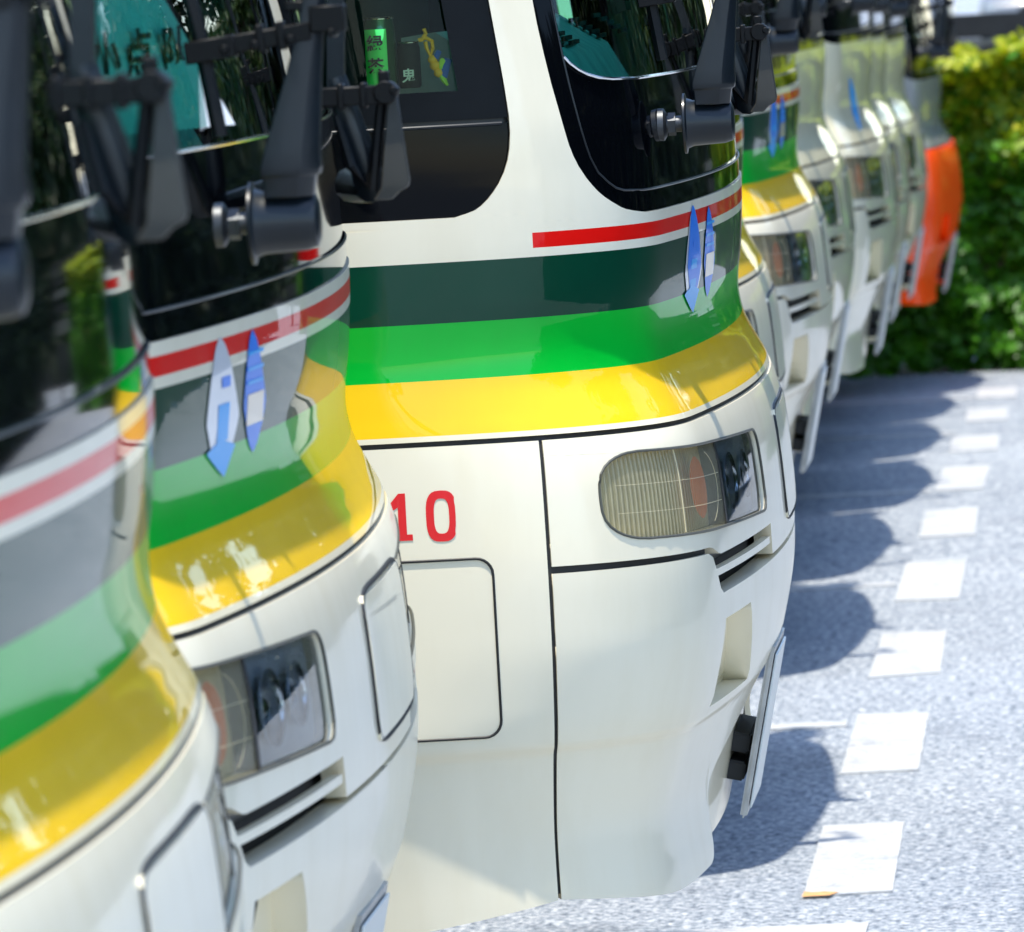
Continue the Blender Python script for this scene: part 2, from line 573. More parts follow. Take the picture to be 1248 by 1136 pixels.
UPPER = [(0.645, .022), (0.728, .004), (0.79, .0), (0.848, .0), (0.944, .007), (0.993, .016), (1.029, .029), (1.06, .045),
         (1.091, .059), (1.127, .066), (1.16, .065), (1.20, .059), (1.24, .0555), (1.275, .0535), (1.35, .0530), (1.45, .058), (1.7, .10), (2.1, .22), (2.62, .42), (3.0, .58), (3.2, .7)]
n_front = curve([(0.38, .072), (0.41, .074), (0.45, .079), (0.50, .080), (0.562, .062), (0.595, .049), (0.605, .045), (0.613, .036), (0.628, .029)] + UPPER)
n_centre = curve([(0.37, .113), (0.39, .108), (0.48, .088), (0.578, .070), (0.62, .060)] + UPPER[1:])
n_side = curve([(0.28, .034), (0.36, .030), (0.45, .026), (0.55, .018), (0.598, .013), (0.612, .003), (0.63, 0.0), (0.85, 0.0), (1.02, .006),
                (1.06, .011), (1.12, .017), (1.2, .015), (1.3, .0125), (1.45, .014), (1.7, .02), (2.5, .05), (3.05, .12), (3.2, .2)])

def smooth01(t):
    t = min(1.0, max(0.0, t))
    return t * t * (3 - 2 * t)

def S(s, z, off=0.0, prof=n_front):
    x, y, t = plan(s)
    sg = 1 if s >= 0 else -1
    k = smooth01((abs(s) - 1.12) / 0.42)
    d = off - (prof(z) * (1 - k) + n_side(z) * k)
    return Vector((x + math.cos(t) * d, y - sg * math.sin(t) * d, z))

def surf_normal(s, z, prof=n_front):
    e = 0.003
    a = S(s + e, z, 0, prof) - S(s - e, z, 0, prof)
    b = S(s, z + e, 0, prof) - S(s, z - e, 0, prof)
    n = b.cross(a)
    t = plan(s)[2]
    sg = 1 if s >= 0 else -1
    if n.dot(Vector((math.cos(t), -sg * math.sin(t), 0))) < 0:
        n.negate()
    return n.normalized() if n.length > 1e-9 else Vector((1, 0, 0))

def lin(a, b, n):
    return [a + (b - a) * i / n for i in range(n + 1)]

class Patch:
    """Curved panels laid on the body surface, collected into one mesh with true surface normals."""
    def __init__(self):
        self.v, self.f, self.n, self.uv = [], [], [], []
    def add(self, ts, zf, fL, fR, cols=12, off=0.0, thick=0.0, prof=n_front, mirror=False):
        """ts: row parameters; zf(s,t): height; fL(t), fR(t): column range; cols: count or list of 0..1."""
        cs = lin(0, 1, cols) if isinstance(cols, int) else cols
        base = len(self.v)
        nc = len(cs)
        sgn = -1 if mirror else 1
        SZ = []
        for t in ts:
            a, b = fL(t), fR(t)
            for c in cs:
                s = a + (b - a) * c
                SZ.append((s * sgn, zf(s, t)))
        for s, z in SZ:
            self.v.append(S(s, z, off, prof))
            self.n.append(surf_normal(s, z, prof))
            self.uv.append((s, z))
        quads = []
        for j in range(len(ts) - 1):
            for i in range(nc - 1):
                quads.append((base + j * nc + i, base + j * nc + i + 1, base + (j + 1) * nc + i + 1, base + (j + 1) * nc + i))
        q = quads[len(quads) // 2]
        a, b, c = (self.v[q[k]] for k in (0, 1, 3))
        flip = (b - a).cross(c - a).dot(self.n[q[0]]) < 0
        self.f += [tuple(reversed(q)) if flip else q for q in quads]
        if thick:
            nr = len(ts)
            loop = [i for i in range(nc)] + [j * nc + nc - 1 for j in range(1, nr)] + [(nr - 1) * nc + i for i in range(nc - 2, -1, -1)] + [j * nc for j in range(nr - 2, 0, -1)]
            st = len(self.v)
            for k in loop:
                s, z = SZ[k]
                self.v.append(S(s, z, off, prof)); self.n.append(Vector((0, 0, 0))); self.uv.append((s, z))
            for k in loop:
                s, z = SZ[k]
                self.v.append(S(s, z, off - thick, prof)); self.n.append(Vector((0, 0, 0))); self.uv.append((s, z))
            L = len(loop)
            for k in range(L):
                kk = (k + 1) % L
                q = (st + k, st + kk, st + L + kk, st + L + k)
                self.f.append(q if flip else tuple(reversed(q)))
        return self
    def build(self, name, mat, parent, smooth=True):
        me = bpy.data.meshes.new(name)
        me.from_pydata([tuple(v) for v in self.v], [], self.f)
        me.materials.append(mat)
        uvl = me.uv_layers.new(name="sz")
        for lp in me.loops:
            uvl.data[lp.index].uv = self.uv[lp.vertex_index]
        me.polygons.foreach_set("use_smooth", [True] * len(me.polygons))
        me.normals_split_custom_set_from_vertices([tuple(n) for n in self.n])
        me.update()
        return link(bpy.data.objects.new(name, me), parent)

def flat(z0, z1):
    return lambda s, t: z0 + (z1 - z0) * t

def const(v):
    return lambda t: v

def sym_cols(limits, dens=0.03):
    """Normalised column positions for a wrap -L..L with extra density round the corners."""
    pts = set()
    L = limits[-1]
    s = 0.0
    while s < L:
        pts.add(round(s, 4)); pts.add(round(-s, 4))
        s += 0.06 if s < 0.85 else (0.022 if s < 1.56 else (0.25 if s < 3 else 1.2))
    for q in limits:
        pts.add(q); pts.add(-q)
    p = sorted(pts)
    return [(a + L) / (2 * L) for a in p], L

def half_cols(a, b, fine=0.024):
    pts = [a]
    s = a
    while s < b - 1e-6:
        s += (0.05 if s < 0.3 else fine) if s < 1.5 else (0.12 if s < 2.2 else 0.8)
        pts.append(min(s, b))
    return [(q - a) / (b - a) for q in pts]

def surf_tube(mb, pts, r, off=0.0, n=6, closed=False, prof=n_front):
    p = [S(s, z, off, prof) for s, z in pts]
    if closed:
        p.append(p[0])
    mb.tube(p, r, n)

S_END = 11.6
w_outer = curve([(1.300, 0.98), (1.306, 1.05), (1.312, 1.085), (1.336, 1.140), (1.38, 1.184), (1.443, 1.207), (1.517, 1.225), (1.592, 1.238), (1.9, 1.27), (2.62, 1.30)])
w_inner = curve([(1.330, 1.02), (1.334, 1.07), (1.338, 1.092), (1.36, 1.133), (1.398, 1.157), (1.451, 1.173), (1.515, 1.186), (1.6, 1.198), (1.9, 1.235), (2.62, 1.265)])
s_mask = curve([(1.480, 0.98), (1.482, 1.07), (1.486, 1.115), (1.497, 1.154), (1.515, 1.184), (1.55, 1.21)])
d_front = curve([(1.314, 1.379), (1.322, 1.350), (1.343, 1.324), (1.37, 1.305), (1.401, 1.295), (1.443, 1.293), (1.595, 1.313), (2.2, 1.40), (2.62, 1.46)])
WIN_R = 2.12

def rows(a, b, step):
    n = max(1, int(round((b - a) / step)))
    return lin(a, b, n)

def zt(s, t):
    return t

# headlamp opening
h_b = lambda s: 0.857 + 0.030 * (abs(s) - 0.46)
h_t = lambda s: 0.972 + 0.030 * (abs(s) - 0.46)
def lens_l(t):
    c = min(1.0, abs(2 * t - 1))
    return 1.200 - 0.075 * (1 - (1 - c ** 3.2) ** 0.5)
def lens_r(t):
    c = min(1.0, abs(2 * t - 1))
    return 0.412 + 0.035 * (1 - (1 - c ** 6) ** 0.5) + 0.008 * (t - 0.5)
LT = [0, .012, .03, .06, .1, .16, .24, .34, .44, .5, .56, .66, .76, .84, .9, .94, .97, .988, 1]

def z_b1(s):                       # lower edge of the lamp panel
    a = abs(s)
    if a < 0.362:
        return 0.789
    if a < 0.374:
        return 0.789 + (0.834 - 0.789) * (a - 0.362) / 0.012
    return 0.833 + 0.005 * (a - 0.37) + 0.014 * smooth01((a - 0.90) / 0.07)

def z_t2(s):                       # upper edge of the bumper
    a = abs(s)
    return 0.782 + 0.060 * smooth01((a - 0.895) / 0.075)

z_b2 = curve([(0.0, .600), (0.12, .597), (0.22, .580), (0.38, .545), (0.52, .515), (0.575, .499), (0.606, .475), (0.617, .44), (0.624, .41), (0.64, .394), (0.68, .388), (0.95, .388), (1.28, .407)])
f_b, f_t = 0.628, 0.746
fog_l = lambda t: 0.885 - 0.012 * t
fog_r = lambda t: 0.515 + 0.125 * t

def build_bus(kind):
    """One coach; parts are children of the returned empty. x forward, near flank at -y."""
    up = {"striped": M["livery"], "cream": M["livery_cream"], "orange": M["livery_grey"]}[kind]
    low = {"striped": M["white"], "cream": M["cream_lower"], "orange": M["orange"]}[kind]
    low2 = {"striped": M["cream"], "cream": M["cream_lower"], "orange": M["orange"]}[kind]
    root = empty("tour_bus")
    # ---- upper shell
    P = Patch()
    wc, L = sym_cols([S_END])
    P.add(rows(1.0235, 1.302, 0.0116), zt, const(-L), const(L), wc, thick=0.02)
    zs = [1.302, 1.306, 1.312, 1.314, 1.316, 1.318, 1.322, 1.328, 1.336, 1.345, 1.355, 1.37, 1.385, 1.40, 1.42, 1.443, 1.48, 1.52, 1.56, 1.6, 1.7, 1.8, 2.0, 2.2, 2.4, 2.62]
    zlow = [1.302, 1.304, 1.306, 1.309, 1.312, 1.314]
    for mir in (False, True):
        P.add(zlow, zt, lambda t: w_outer(t), const(S_END), [q for q in half_cols(1.05, S_END)], thick=0.02, mirror=mir)
        P.add(zs[3:], zt, lambda t: w_outer(t), lambda t: d_front(t), 10, thick=0.02, mirror=mir)
        P.add(zs[3:], zt, const(WIN_R), const(S_END), half_cols(WIN_R, S_END), thick=0.02, mirror=mir)
    P.add(rows(2.62, 3.05, 0.06), zt, const(-L), const(L), wc, thick=0.02)
    P.build("body_shell", up, root)
    # roof
    loop = [S(-L + 2 * L * c, 3.05) for c in wc]
    v, f = [], []
    nr = 7
    for j in range(nr):
        a = math.pi / 2 * j / (nr - 1)
        for p in loop:
            cx = min(max(p.x, -S_END + 1.0), -1.2)
            v.append((cx + (p.x - cx) * math.cos(a), p.y * math.cos(a), 3.05 + 0.2 * math.sin(a)))
    n = len(loop)
    for j in range(nr - 1):
        for i in range(n - 1):
            f.append((j * n + i, j * n + i + 1, (j + 1) * n + i + 1, (j + 1) * n + i))
    mesh_obj("roof", v, f, M["white"] if kind != "cream" else M["livery_cream"], root, smooth=True)
    # rear wall with window
    bx = loop[0].x
    mb = MB().box((bx - 0.02, 0, 1.78), (0.06, 2.42, 2.86))
    rear = mb.build("rear_wall", low, root, 0.02)
    MB().box((bx - 0.055, 0, 2.15), (0.03, 1.9, 0.8)).build("rear_window", M["tinted"], root, 0.01)
    # dark structure behind the panels
    P = Patch()
    cols = half_cols(0, 2.0)
    for mir in (False, True):
        P.add(rows(0.42, 1.06, 0.08), zt, const(0), const(2.0), cols, off=-0.035, mirror=mir, prof=n_centre)
    P.build("inner_structure", M["void"], root)
    MB().box((-5.6, 0, 0.72), (9.6, 2.1, 0.62)).build("chassis", M["void"], root, 0.02)
    MB().box((-5.7, 0, 1.06), (10.6, 2.3, 0.05)).build("floor", M["interior"], root)
    # ---- lamp panel (upper bumper) with the two headlamp openings and centre column
    P = Patch()
    base = [0.0, .06, .12, .18, .24, .30, .362, .374, .39, .412]
    full = sorted(set(base + [round(0.452 + .04 * i, 3) for i in range(1, 11)] + [round(.88 + .018 * i, 3) for i in range(22)] + [1.2745]))
    full = [q for q in full if q <= 1.2745]
    cols = [(q + 1.2745) / 2.549 for q in sorted(set([-q for q in full] + full))]
    P.add(lin(0, 1, 4), lambda s, t: z_b1(s) + (h_b(s) - z_b1(s)) * t, const(-1.2745), const(1.2745), cols, thick=0.025)
    P.add(lin(0, 1, 7), lambda s, t: h_t(s) + (1.0165 - h_t(s)) * t, const(-1.2745), const(1.2745), cols, thick=0.025)
    hz = lambda s, t: h_b(s) + (h_t(s) - h_b(s)) * t
    P.add(LT, hz, lambda t: -lens_r(t), lambda t: lens_r(t), 16, thick=0.035)
    for mir in (False, True):
        P.add(LT, hz, lambda t: lens_l(t), const(1.2745), 6, thick=0.035, mirror=mir)
    P.build("lamp_panel", low, root)
    P = Patch()
    for mir in (False, True):
        P.add(rows(0.414, 1.03, 0.035), zt, const(1.268), const(1.286), 4, off=-0.005, mirror=mir)
        P.add([0, 0.5, 1], lambda s, t: z_t2(s) - 0.004 + (z_b1(s) - z_t2(s) + 0.008) * t, const(0.972), const(1.275), 16, off=-0.006, mirror=mir)
    P.add([1.012, 1.02, 1.028], zt, const(-2.0), const(2.0), [(q + 2) / 4 for q in sorted(set([-q for q in lin(0, 2.0, 80)] + lin(0, 2.0, 80)))], off=-0.007)
    P.build("panel_seal", M["rubber"], root)
    if kind == "orange":
        P = Patch()
        P.add(lin(0.76, 1.012, 8), zt, const(-1.25), const(1.25), 60, off=0.006, thick=0.01)
        P.build("front_cover", low, root)
    # centre access panel between the lamps, with its seal
    mb = MB()
    cp = []
    for k in range(96):
        a = 2 * math.pi * k / 96
        ca, sa = math.cos(a), math.sin(a)
        e = 2 / 7.0
        cp.append((-0.17 + 0.262 * math.copysign(abs(ca) ** e, ca), 0.896 + 0.083 * math.copysign(abs(sa) ** e, sa)))
    surf_tube(mb, cp, 0.0035, 0.0, closed=True)
    g = mb.build("centre_panel_seal", M["rubber"], root)
    P = Patch()
    P.add(lin(0, 1, 8), flat(0.818, 0.974), const(-0.422), const(0.082), 14, off=0.003, thick=0.004)
    P.build("centre_panel", low, root)
    # ---- headlamps
    for mir in (False, True):
        sg = -1 if mir else 1
        hl = None
        P = Patch()
        P.add(LT, hz, lambda t: lens_r(t) - 0.004, lambda t: lens_l(t) + 0.006, 24, off=-0.075, mirror=mir)
        hl = P.build("headlight", M["slot_grey"], root)
        # seal
        mb = MB()
        ring = [(lens_l(t), hz(lens_l(t), t)) for t in LT] + [(q, h_t(q)) for q in lin(lens_l(1), lens_r(1), 20)[1:]] + \
               [(lens_r(t), hz(lens_r(t), t)) for t in reversed(LT)][1:] + [(q, h_b(q)) for q in lin(lens_r(0), lens_l(0), 20)[1:-1]]
        surf_tube(mb, [(s * sg, z) for s, z in ring], 0.0020, 0.0, closed=True)
        mb.build("seal", M["lens_seal"], hl)
        # indicator half: housing, bulb, fluted lens
        P = Patch()
        P.add(LT, hz, const(0.806), lambda t: lens_l(t), 14, off=-0.028, mirror=mir)
        P.build("indicator_housing", M["lamp_beige"], hl)
        P = Patch()
        P.add(lin(0, 1, 12), lambda s, t: h_b(s) + (h_t(s) - h_b(s)) * (0.14 + 0.72 * t), lambda t: 0.940 - 0.046 * math.sqrt(max(0.02, 1 - (2 * t - 1) ** 2)), lambda t: 0.940 + 0.046 * math.sqrt(max(0.02, 1 - (2 * t - 1) ** 2)), 8, off=-0.011, mirror=mir)
        P.build("amber_bulb", M["amber"], hl)
        P = Patch()
        P.add(LT, hz, const(0.804), lambda t: lens_l(t) - 0.004, 24, off=-0.006, mirror=mir)
        P.build("fluted_lens", M["lens_ribbed"], hl)
        # pale moulded lines on the lens
        mb = MB()
        for k in (0.30, 0.62):
            surf_tube(mb, [(q * sg, hz(q, k)) for q in lin(0.815, 1.17, 16)], 0.0003, -0.0059)
        surf_tube(mb, [(1.035 * sg, hz(1.035, q)) for q in lin(0.02, 0.98, 6)], 0.0010, -0.0056)
        arc = [(0.94 + 0.085 * math.cos(a), 0.926 + 0.05 * math.sin(a)) for a in lin(-1.2, 1.2, 14)]
        surf_tube(mb, [((2 * 0.93 - s) * sg, z) for s, z in arc], 0.0003, -0.0059)
        mb.build("lens_moulding", M["lamp_beige"], hl)
        P = Patch()
        P.add(lin(0, 1, 4), hz, const(0.796), const(0.808), 2, off=-0.004, thick=0.05, mirror=mir)
        P.build("lens_divider", M["slot_grey"], hl)
        # headlamp half: two mirror bowls and the clear cover
        for cs, cr in ((0.69, 0.040), (0.55, 0.034)):
            c = S(cs * sg, 0.918, -0.008)
            nn = surf_normal(cs * sg, 0.918)
            u = Vector((-nn.y, nn.x, 0)).normalized()
            w = nn.cross(u)
            rings = []
            for j in range(7):
                rr = cr * math.sin(math.pi / 2 * (1 - j / 7.0)) if j else cr
                dd = -0.010 * math.sin(math.pi / 2 * j / 6.0)
                rr = cr * math.cos(math.pi / 2 * j / 6.6)
                rings.append([c + nn * dd + (u * math.cos(q) * 1.45 + w * math.sin(q)) * rr for q in (2 * math.pi * k / 20 for k in range(20))])
            MB().loft(rings, caps=False).build("reflector_bowl", M["reflector"], hl)
            MB().tube([c - nn * 0.02, c - nn * 0.008, c - nn * 0.004], [0.012, 0.012, 0.006], 10).build("bulb", M["chrome"], hl)
        P = Patch()
        P.add(LT, hz, lambda t: lens_r(t), const(0.796), 14, off=-0.020, mirror=mir)
        P.build("mirror_backing", M["lamp_white"], hl)
        P = Patch()
        P.add(LT, hz, lambda t: lens_r(t) + 0.004, const(0.798), 16, off=-0.005, mirror=mir)
        P.build("clear_cover", M["lens_clear"], hl)
        # ---- grille slots: dark recess and one body colour bar
        P = Patch()
        P.add(lin(0, 1, 3), flat(0.772, 0.85), const(0.34), const(0.99), 20, off=-0.042, mirror=mir)
        P.build("grille_recess", M["slot_grey"], root)
        P = Patch()
        P.add(lin(0, 1, 3), lambda s, t: 0.8055 + 0.0095 * t + 0.004 * (s - 0.4), const(0.372), lambda t: 0.925 + 0.02 * t, 20, off=-0.002, thick=0.012, mirror=mir)
        P.build("grille_bar", low, root)
        P = Patch()
        P.add(lin(0, 1, 3), lambda s, t: 0.8195 + 0.011 * t + 0.004 * (s - 0.4), const(0.385), lambda t: 0.945 + 0.02 * t, 20, off=-0.026, thick=0.004, mirror=mir)
        P.build("grille_slat", M["slot_grey"], root)
        # ---- fog lamp recess
        fog = Patch()
        fog.add(lin(0, 1, 6), flat(f_b - 0.01, f_t + 0.01), lambda t: fog_r(t) - 0.02, lambda t: fog_l(t) + 0.02, 10, off=-0.036, mirror=mir)
        fo = fog.build("fog_recess", low2, root)
        P = Patch()
        P.add(lin(0, 1, 4), flat(f_b + 0.03, f_t - 0.004), lambda t: 0.690 + 0.035 * (1 - t), lambda t: 0.80, 4, off=-0.033, thick=0.002, mirror=mir)
        P.build("fog_slit", M["void"], fo)
    # ---- bumper
    P = Patch()
    bc = sorted(set(lin(0, 0.56, 12) + lin(0.56, 0.70, 20) + lin(0.72, 1.2745, 26)))
    cols = [q / 1.2745 for q in bc]
    for mir in (False, True):
        P.add([0, .05, .1, .17, .25, .33, .41, .5, .6, .7, .78, .84, .88, .91, .935, .96, 1], lambda s, t: z_b2(s) + (f_b - z_b2(s)) * t, const(0), const(1.2745), cols, thick=0.035, mirror=mir)
        P.add(lin(0, 1, 5), lambda s, t: f_t + (z_t2(s) - f_t) * t, const(0), const(1.2745), cols, thick=0.03, mirror=mir)
        P.add(lin(0, 1, 8), flat(f_b, f_t), const(0), fog_r, 12, thick=0.055, mirror=mir)
        P.add(lin(0, 1, 8), flat(f_b, f_t), fog_l, const(1.2745), 20, thick=0.055, mirror=mir)
    P.build("bumper", low, root)
    P = Patch()
    P.add(rows(0.385, 0.64, 0.03), zt, const(-0.8), const(0.8), 24, off=-0.008, thick=0.03, prof=n_centre)
    P.build("centre_skirt", low2, root)
    mb = MB()
    surf_tube(mb, [(s, z_b2(abs(s)) - 0.002) for s in lin(0.66, -0.66, 60)], 0.003, -0.012)
    mb.build("skirt_seal", M["rubber"], root)
    # number plate on stays in front of the centre skirt
    tp, bt = Vector((-0.030, 0, 0.642)), Vector((-0.086, 0, 0.392))
    d = (tp - bt).normalized()
    nn = Vector((d.z, 0, -d.x))
    rot = Matrix((nn, (0, 1, 0), d)).transposed()
    pl = MB().box((tp + bt) / 2 + Vector((0.004, 0, 0)), (0.010, 0.32, (tp - bt).length), rot).build("number_plate", M["steel"], root, 0.004)
    MB().box((tp + bt) / 2 + nn * 0.008 + Vector((0.004, 0, 0)), (0.003, 0.30, (tp - bt).length - 0.03), rot).build("plate_face", M["plate_white"], pl, 0.001)
    for q in (0.25, 0.41):
        p = bt.lerp(tp, q)
        MB().box(p - nn * 0.022, (0.034, 0.26, 0.028), rot).build("plate_bracket", M["rubber"], pl, 0.003)
    # ---- flank panels
    def flank(name, a, b, zb, mir, top=1.0165):
        P = Patch()
        if zb(a) < 0.5:
            P.add(lin(0, 1, 10), lambda s, t: zb(s) + (0.590 - zb(s)) * t, const(a), const(b), half_cols(a, b), thick=0.03, mirror=mir)
            P.add([0.590, 0.595, 0.598, 0.602, 0.606, 0.610, 0.613, 0.618, 0.626] + rows(0.64, top, 0.025), zt, const(a), const(b), half_cols(a, b), thick=0.03, mirror=mir)
        else:
            P.add(lin(0, 1, 14), lambda s, t: zb(s) + (top - zb(s)) * t, const(a), const(b), half_cols(a, b), thick=0.03, mirror=mir)
        return P.build(name, low if True else low2, root)
    zb_side = lambda s: max(0.33, 0.400 - 0.16 * (s - 1.319)) if s < 1.75 else 0.33
    for mir in (False, True):
        sg = -1 if mir else 1
        flank("front_flank_panel", 1.2800, 2.05, zb_side, mir)
        flank("arch_panel", 2.062, 3.188, lambda s: 0.66 + 0.34 * math.sqrt(max(0, 1 - ((s - 2.625) / 0.58) ** 2)) if abs(s - 2.625) < 0.58 else 0.66, mir)
        for k in range(4):
            a = 3.2 + k * 1.35
            flank("luggage_door", a, a + 1.338, lambda s: 0.33, mir)
        flank("arch_panel", 8.6, 9.85, lambda s: 0.66 + 0.34 * math.sqrt(max(0, 1 - ((s - 9.225) / 0.6) ** 2)) if abs(s - 9.225) < 0.6 else 0.66, mir)
        flank("rear_flank_panel", 9.862, S_END, lambda s: 0.36, mir)
        # filler lid outline
        mb = MB()
        pts = []
        x0, x1, z0, z1, r = 1.352, 1.85, 0.632, 0.868, 0.022
        for cx_, cz_, a0 in ((x1 - r, z1 - r, 0), (x0 + r, z1 - r, 90), (x0 + r, z0 + r, 180), (x1 - r, z0 + r, 270)):
            for k in range(7):
                a = R(a0 + 15 * k)
                pts.append((cx_ + r * math.cos(a), cz_ + r * math.sin(a)))
        dens_ = []
        for (sa, za), (sb, zb__) in zip(pts, pts[1:] + pts[:1]):
            m_ = max(1, int(math.hypot(sb - sa, zb__ - za) / 0.02))
            dens_ += [(sa + (sb - sa) * q / m_, za + (zb__ - za) * q / m_) for q in range(m_)]
        surf_tube(mb, [(s * sg, z) for s, z in dens_], 0.0019, 0.0006, closed=True)
        ld = mb.build("filler_lid_seal", M["rubber"], root)
        # wheels
        for sx in (2.625, 9.225):
            p = S(sx * sg, 0.5)
            cy = p.y + (0.16 if not mir else -0.16)
            o_ = -1 if not mir else 1
            prof_t = [(0.30, -0.13), (0.42, -0.14), (0.49, -0.12), (0.50, -0.06), (0.50, 0.06), (0.49, 0.12), (0.42, 0.14), (0.30, 0.13)]
            mb = MB()
            rings = [[Vector((p.x + rr * math.cos(q), cy + dy, 0.5 + rr * math.sin(q))) for rr, dy in prof_t] for q in lin(0, 2 * math.pi, 32)]
            mb.loft(rings, caps=False)
            wh = mb.build("wheel", M["tyre"], root)
            MB().tube([(p.x, cy - 0.10, 0.5), (p.x, cy + 0.10, 0.5)], 0.305, 24).build("rim", M["rim"], wh)
            MB().tube([(p.x, cy + o_ * 0.10, 0.5), (p.x, cy + o_ * 0.15, 0.5)], [0.12, 0.10], 16).build("hub", M["rim"], wh)
    # ---- windscreen assembly
    P = Patch()
    zr = [1.300, 1.303, 1.306, 1.309, 1.312, 1.318, 1.326, 1.334]
    P.add([1.303, 1.306, 1.310, 1.316, 1.324, 1.333], zt, lambda t: -w_outer(t), lambda t: w_outer(t), 40, off=-0.003, thick=0.02)
    zr2 = [1.333, 1.336, 1.340, 1.346, 1.354, 1.365, 1.38, 1.40, 1.42, 1.45, 1.48, 1.515, 1.56, 1.6, 1.7, 1.9, 2.2, 2.62]
    for mir in (False, True):
        P.add(zr2, zt, lambda t: w_inner(t), lambda t: w_outer(t), 6, off=-0.003, thick=0.02, mirror=mir)
    ws = P.build("windscreen", M["black_gloss"], root)
    P = Patch()
    zm = [1.333, 1.336, 1.340, 1.346, 1.354, 1.365, 1.38, 1.40, 1.42, 1.45, 1.480]
    P.add(zm, zt, lambda t: -w_inner(t), lambda t: w_inner(t), 44, off=-0.006)
    for mir in (False, True):
        P.add([1.480, 1.482, 1.485, 1.49, 1.497, 1.506, 1.515], zt, lambda t: s_mask(t), lambda t: w_inner(t), 5, off=-0.006, mirror=mir)
    P.build("lower_mask", M["black_gloss"], ws)
    P = Patch()
    zg = [1.480, 1.482, 1.485, 1.49, 1.497, 1.506, 1.515, 1.55, 1.6, 1.7, 1.9, 2.2, 2.62]
    P.add(zg, zt, lambda t: -(s_mask(t) if t < 1.515 else w_inner(t)), lambda t: s_mask(t) if t < 1.515 else w_inner(t), 44, off=-0.008)
    P.build("pane", M["windscreen"], ws)
    mb = MB()
    pts = [(s_mask(z), z) for z in (1.515, 1.506, 1.497, 1.49, 1.485, 1.482)]
    pts = pts + [(s, 1.480) for s in lin(0.98, -0.98, 40)] + [(-s, z) for s, z in reversed(pts)]
    surf_tube(mb, pts, 0.0022, -0.003)
    mb.build("pane_trim", M["chrome"], ws)
    mb = MB()
    pts = [(w_inner(z), z) for z in (1.60, 1.56, 1.515, 1.48, 1.45, 1.42, 1.398, 1.38, 1.36, 1.346, 1.338, 1.334)]
    pts = pts + [(s, 1.3315) for s in lin(1.0, -1.0, 40)] + [(-s, z) for s, z in reversed(pts)]
    surf_tube(mb, pts, 0.0017, -0.003)
    mb.build("mask_edge", M["arm_grey"], ws)
    # ---- driver's windows
    for mir in (False, True):
        P = Patch()
        P.add([1.3145, 1.317, 1.320, 1.325, 1.332, 1.342, 1.355, 1.37, 1.385, 1.40, 1.42, 1.434], zt, lambda t: d_front(t) + 0.001, const(WIN_R - 0.002), half_cols(1.38, WIN_R), off=-0.006, mirror=mir)
        dw = P.build("side_window", M["black_gloss"], root)
        P = Patch()
        P.add([1.441, 1.448, 1.46, 1.47, 1.479], zt, lambda t: d_front(t) + 0.001, const(WIN_R - 0.002), half_cols(1.38, WIN_R), off=-0.004, thick=0.03, mirror=mir)
        zz = [1.479, 1.5, 1.55, 1.6, 1.8, 2.2, 2.62]
        P.add(zz, zt, lambda t: d_front(t) + 0.001, lambda t: d_front(t) + 0.068, 5, off=-0.004, thick=0.03, mirror=mir)
        P.add(zz, zt, const(WIN_R - 0.07), const(WIN_R - 0.002), 3, off=-0.004, thick=0.03, mirror=mir)
        P.build("frame", M["black_satin"], dw)
        P = Patch()
        P.add([1.434, 1.441], zt, lambda t: d_front(t), const(WIN_R), half_cols(1.38, WIN_R), off=-0.014, mirror=mir)
        P.build("sill_channel", M["arm_grey"], dw)
        mb = MB()
        sg = -1 if mir else 1
        surf_tube(mb, [(s * sg, 1.4335) for s in lin(d_front(1.434) + 0.012, WIN_R - 0.01, 14)], 0.0024, -0.003)
        mb.build("sill_trim", M["arm_grey"], dw)
        P = Patch()
        P.add(zz, zt, lambda t: d_front(t) + 0.068, const(WIN_R - 0.07), 6, off=-0.014, mirror=mir)
        P.build("pane", M["window_glass"], dw)
        # passenger windows, six on each flank
        for k in range(6):
            a = 2.35 + k * 1.5
            P = Patch()
            P.add(rows(1.62, 2.55, 0.15), zt, const(a), const(a + 1.46), 3, off=0.004, thick=0.008, mirror=mir)
            P.build("passenger_window", M["tinted"], root)
    # ---- wipers: the near one with its big pivot boss and arm, the middle one seen as link and fin
    X = Vector((1, 0, 0))
    s_p = 0.850
    b0 = S(s_p, 1.413, -0.004)
    mb = MB()
    mb.tube([b0 - X * 0.004, b0 + X * 0.004, b0 + X * 0.008], [0.022, 0.022, 0.016], 18)
    mb.tube([b0, b0 + X * 0.045], 0.011, 14)
    mb.tube([b0 + X * 0.010, b0 + X * 0.020], 0.016, 6)
    wp = mb.build("wiper", M["arm_steel"], root)
    rings = []
    for dx, r in ((0.030, 0.038), (0.031, 0.041), (0.034, 0.041), (0.036, 0.034), (0.044, 0.031), (0.086, 0.029), (0.096, 0.026), (0.099, 0.019)):
        c = b0 + X * dx
        rings.append([c + Vector((0, math.cos(q) * r * 0.95, math.sin(q) * r)) for q in (2 * math.pi * k / 22 for k in range(22))])
    MB().loft(rings).build("pivot_cap", M["arm_grey"], wp)
    rings = []
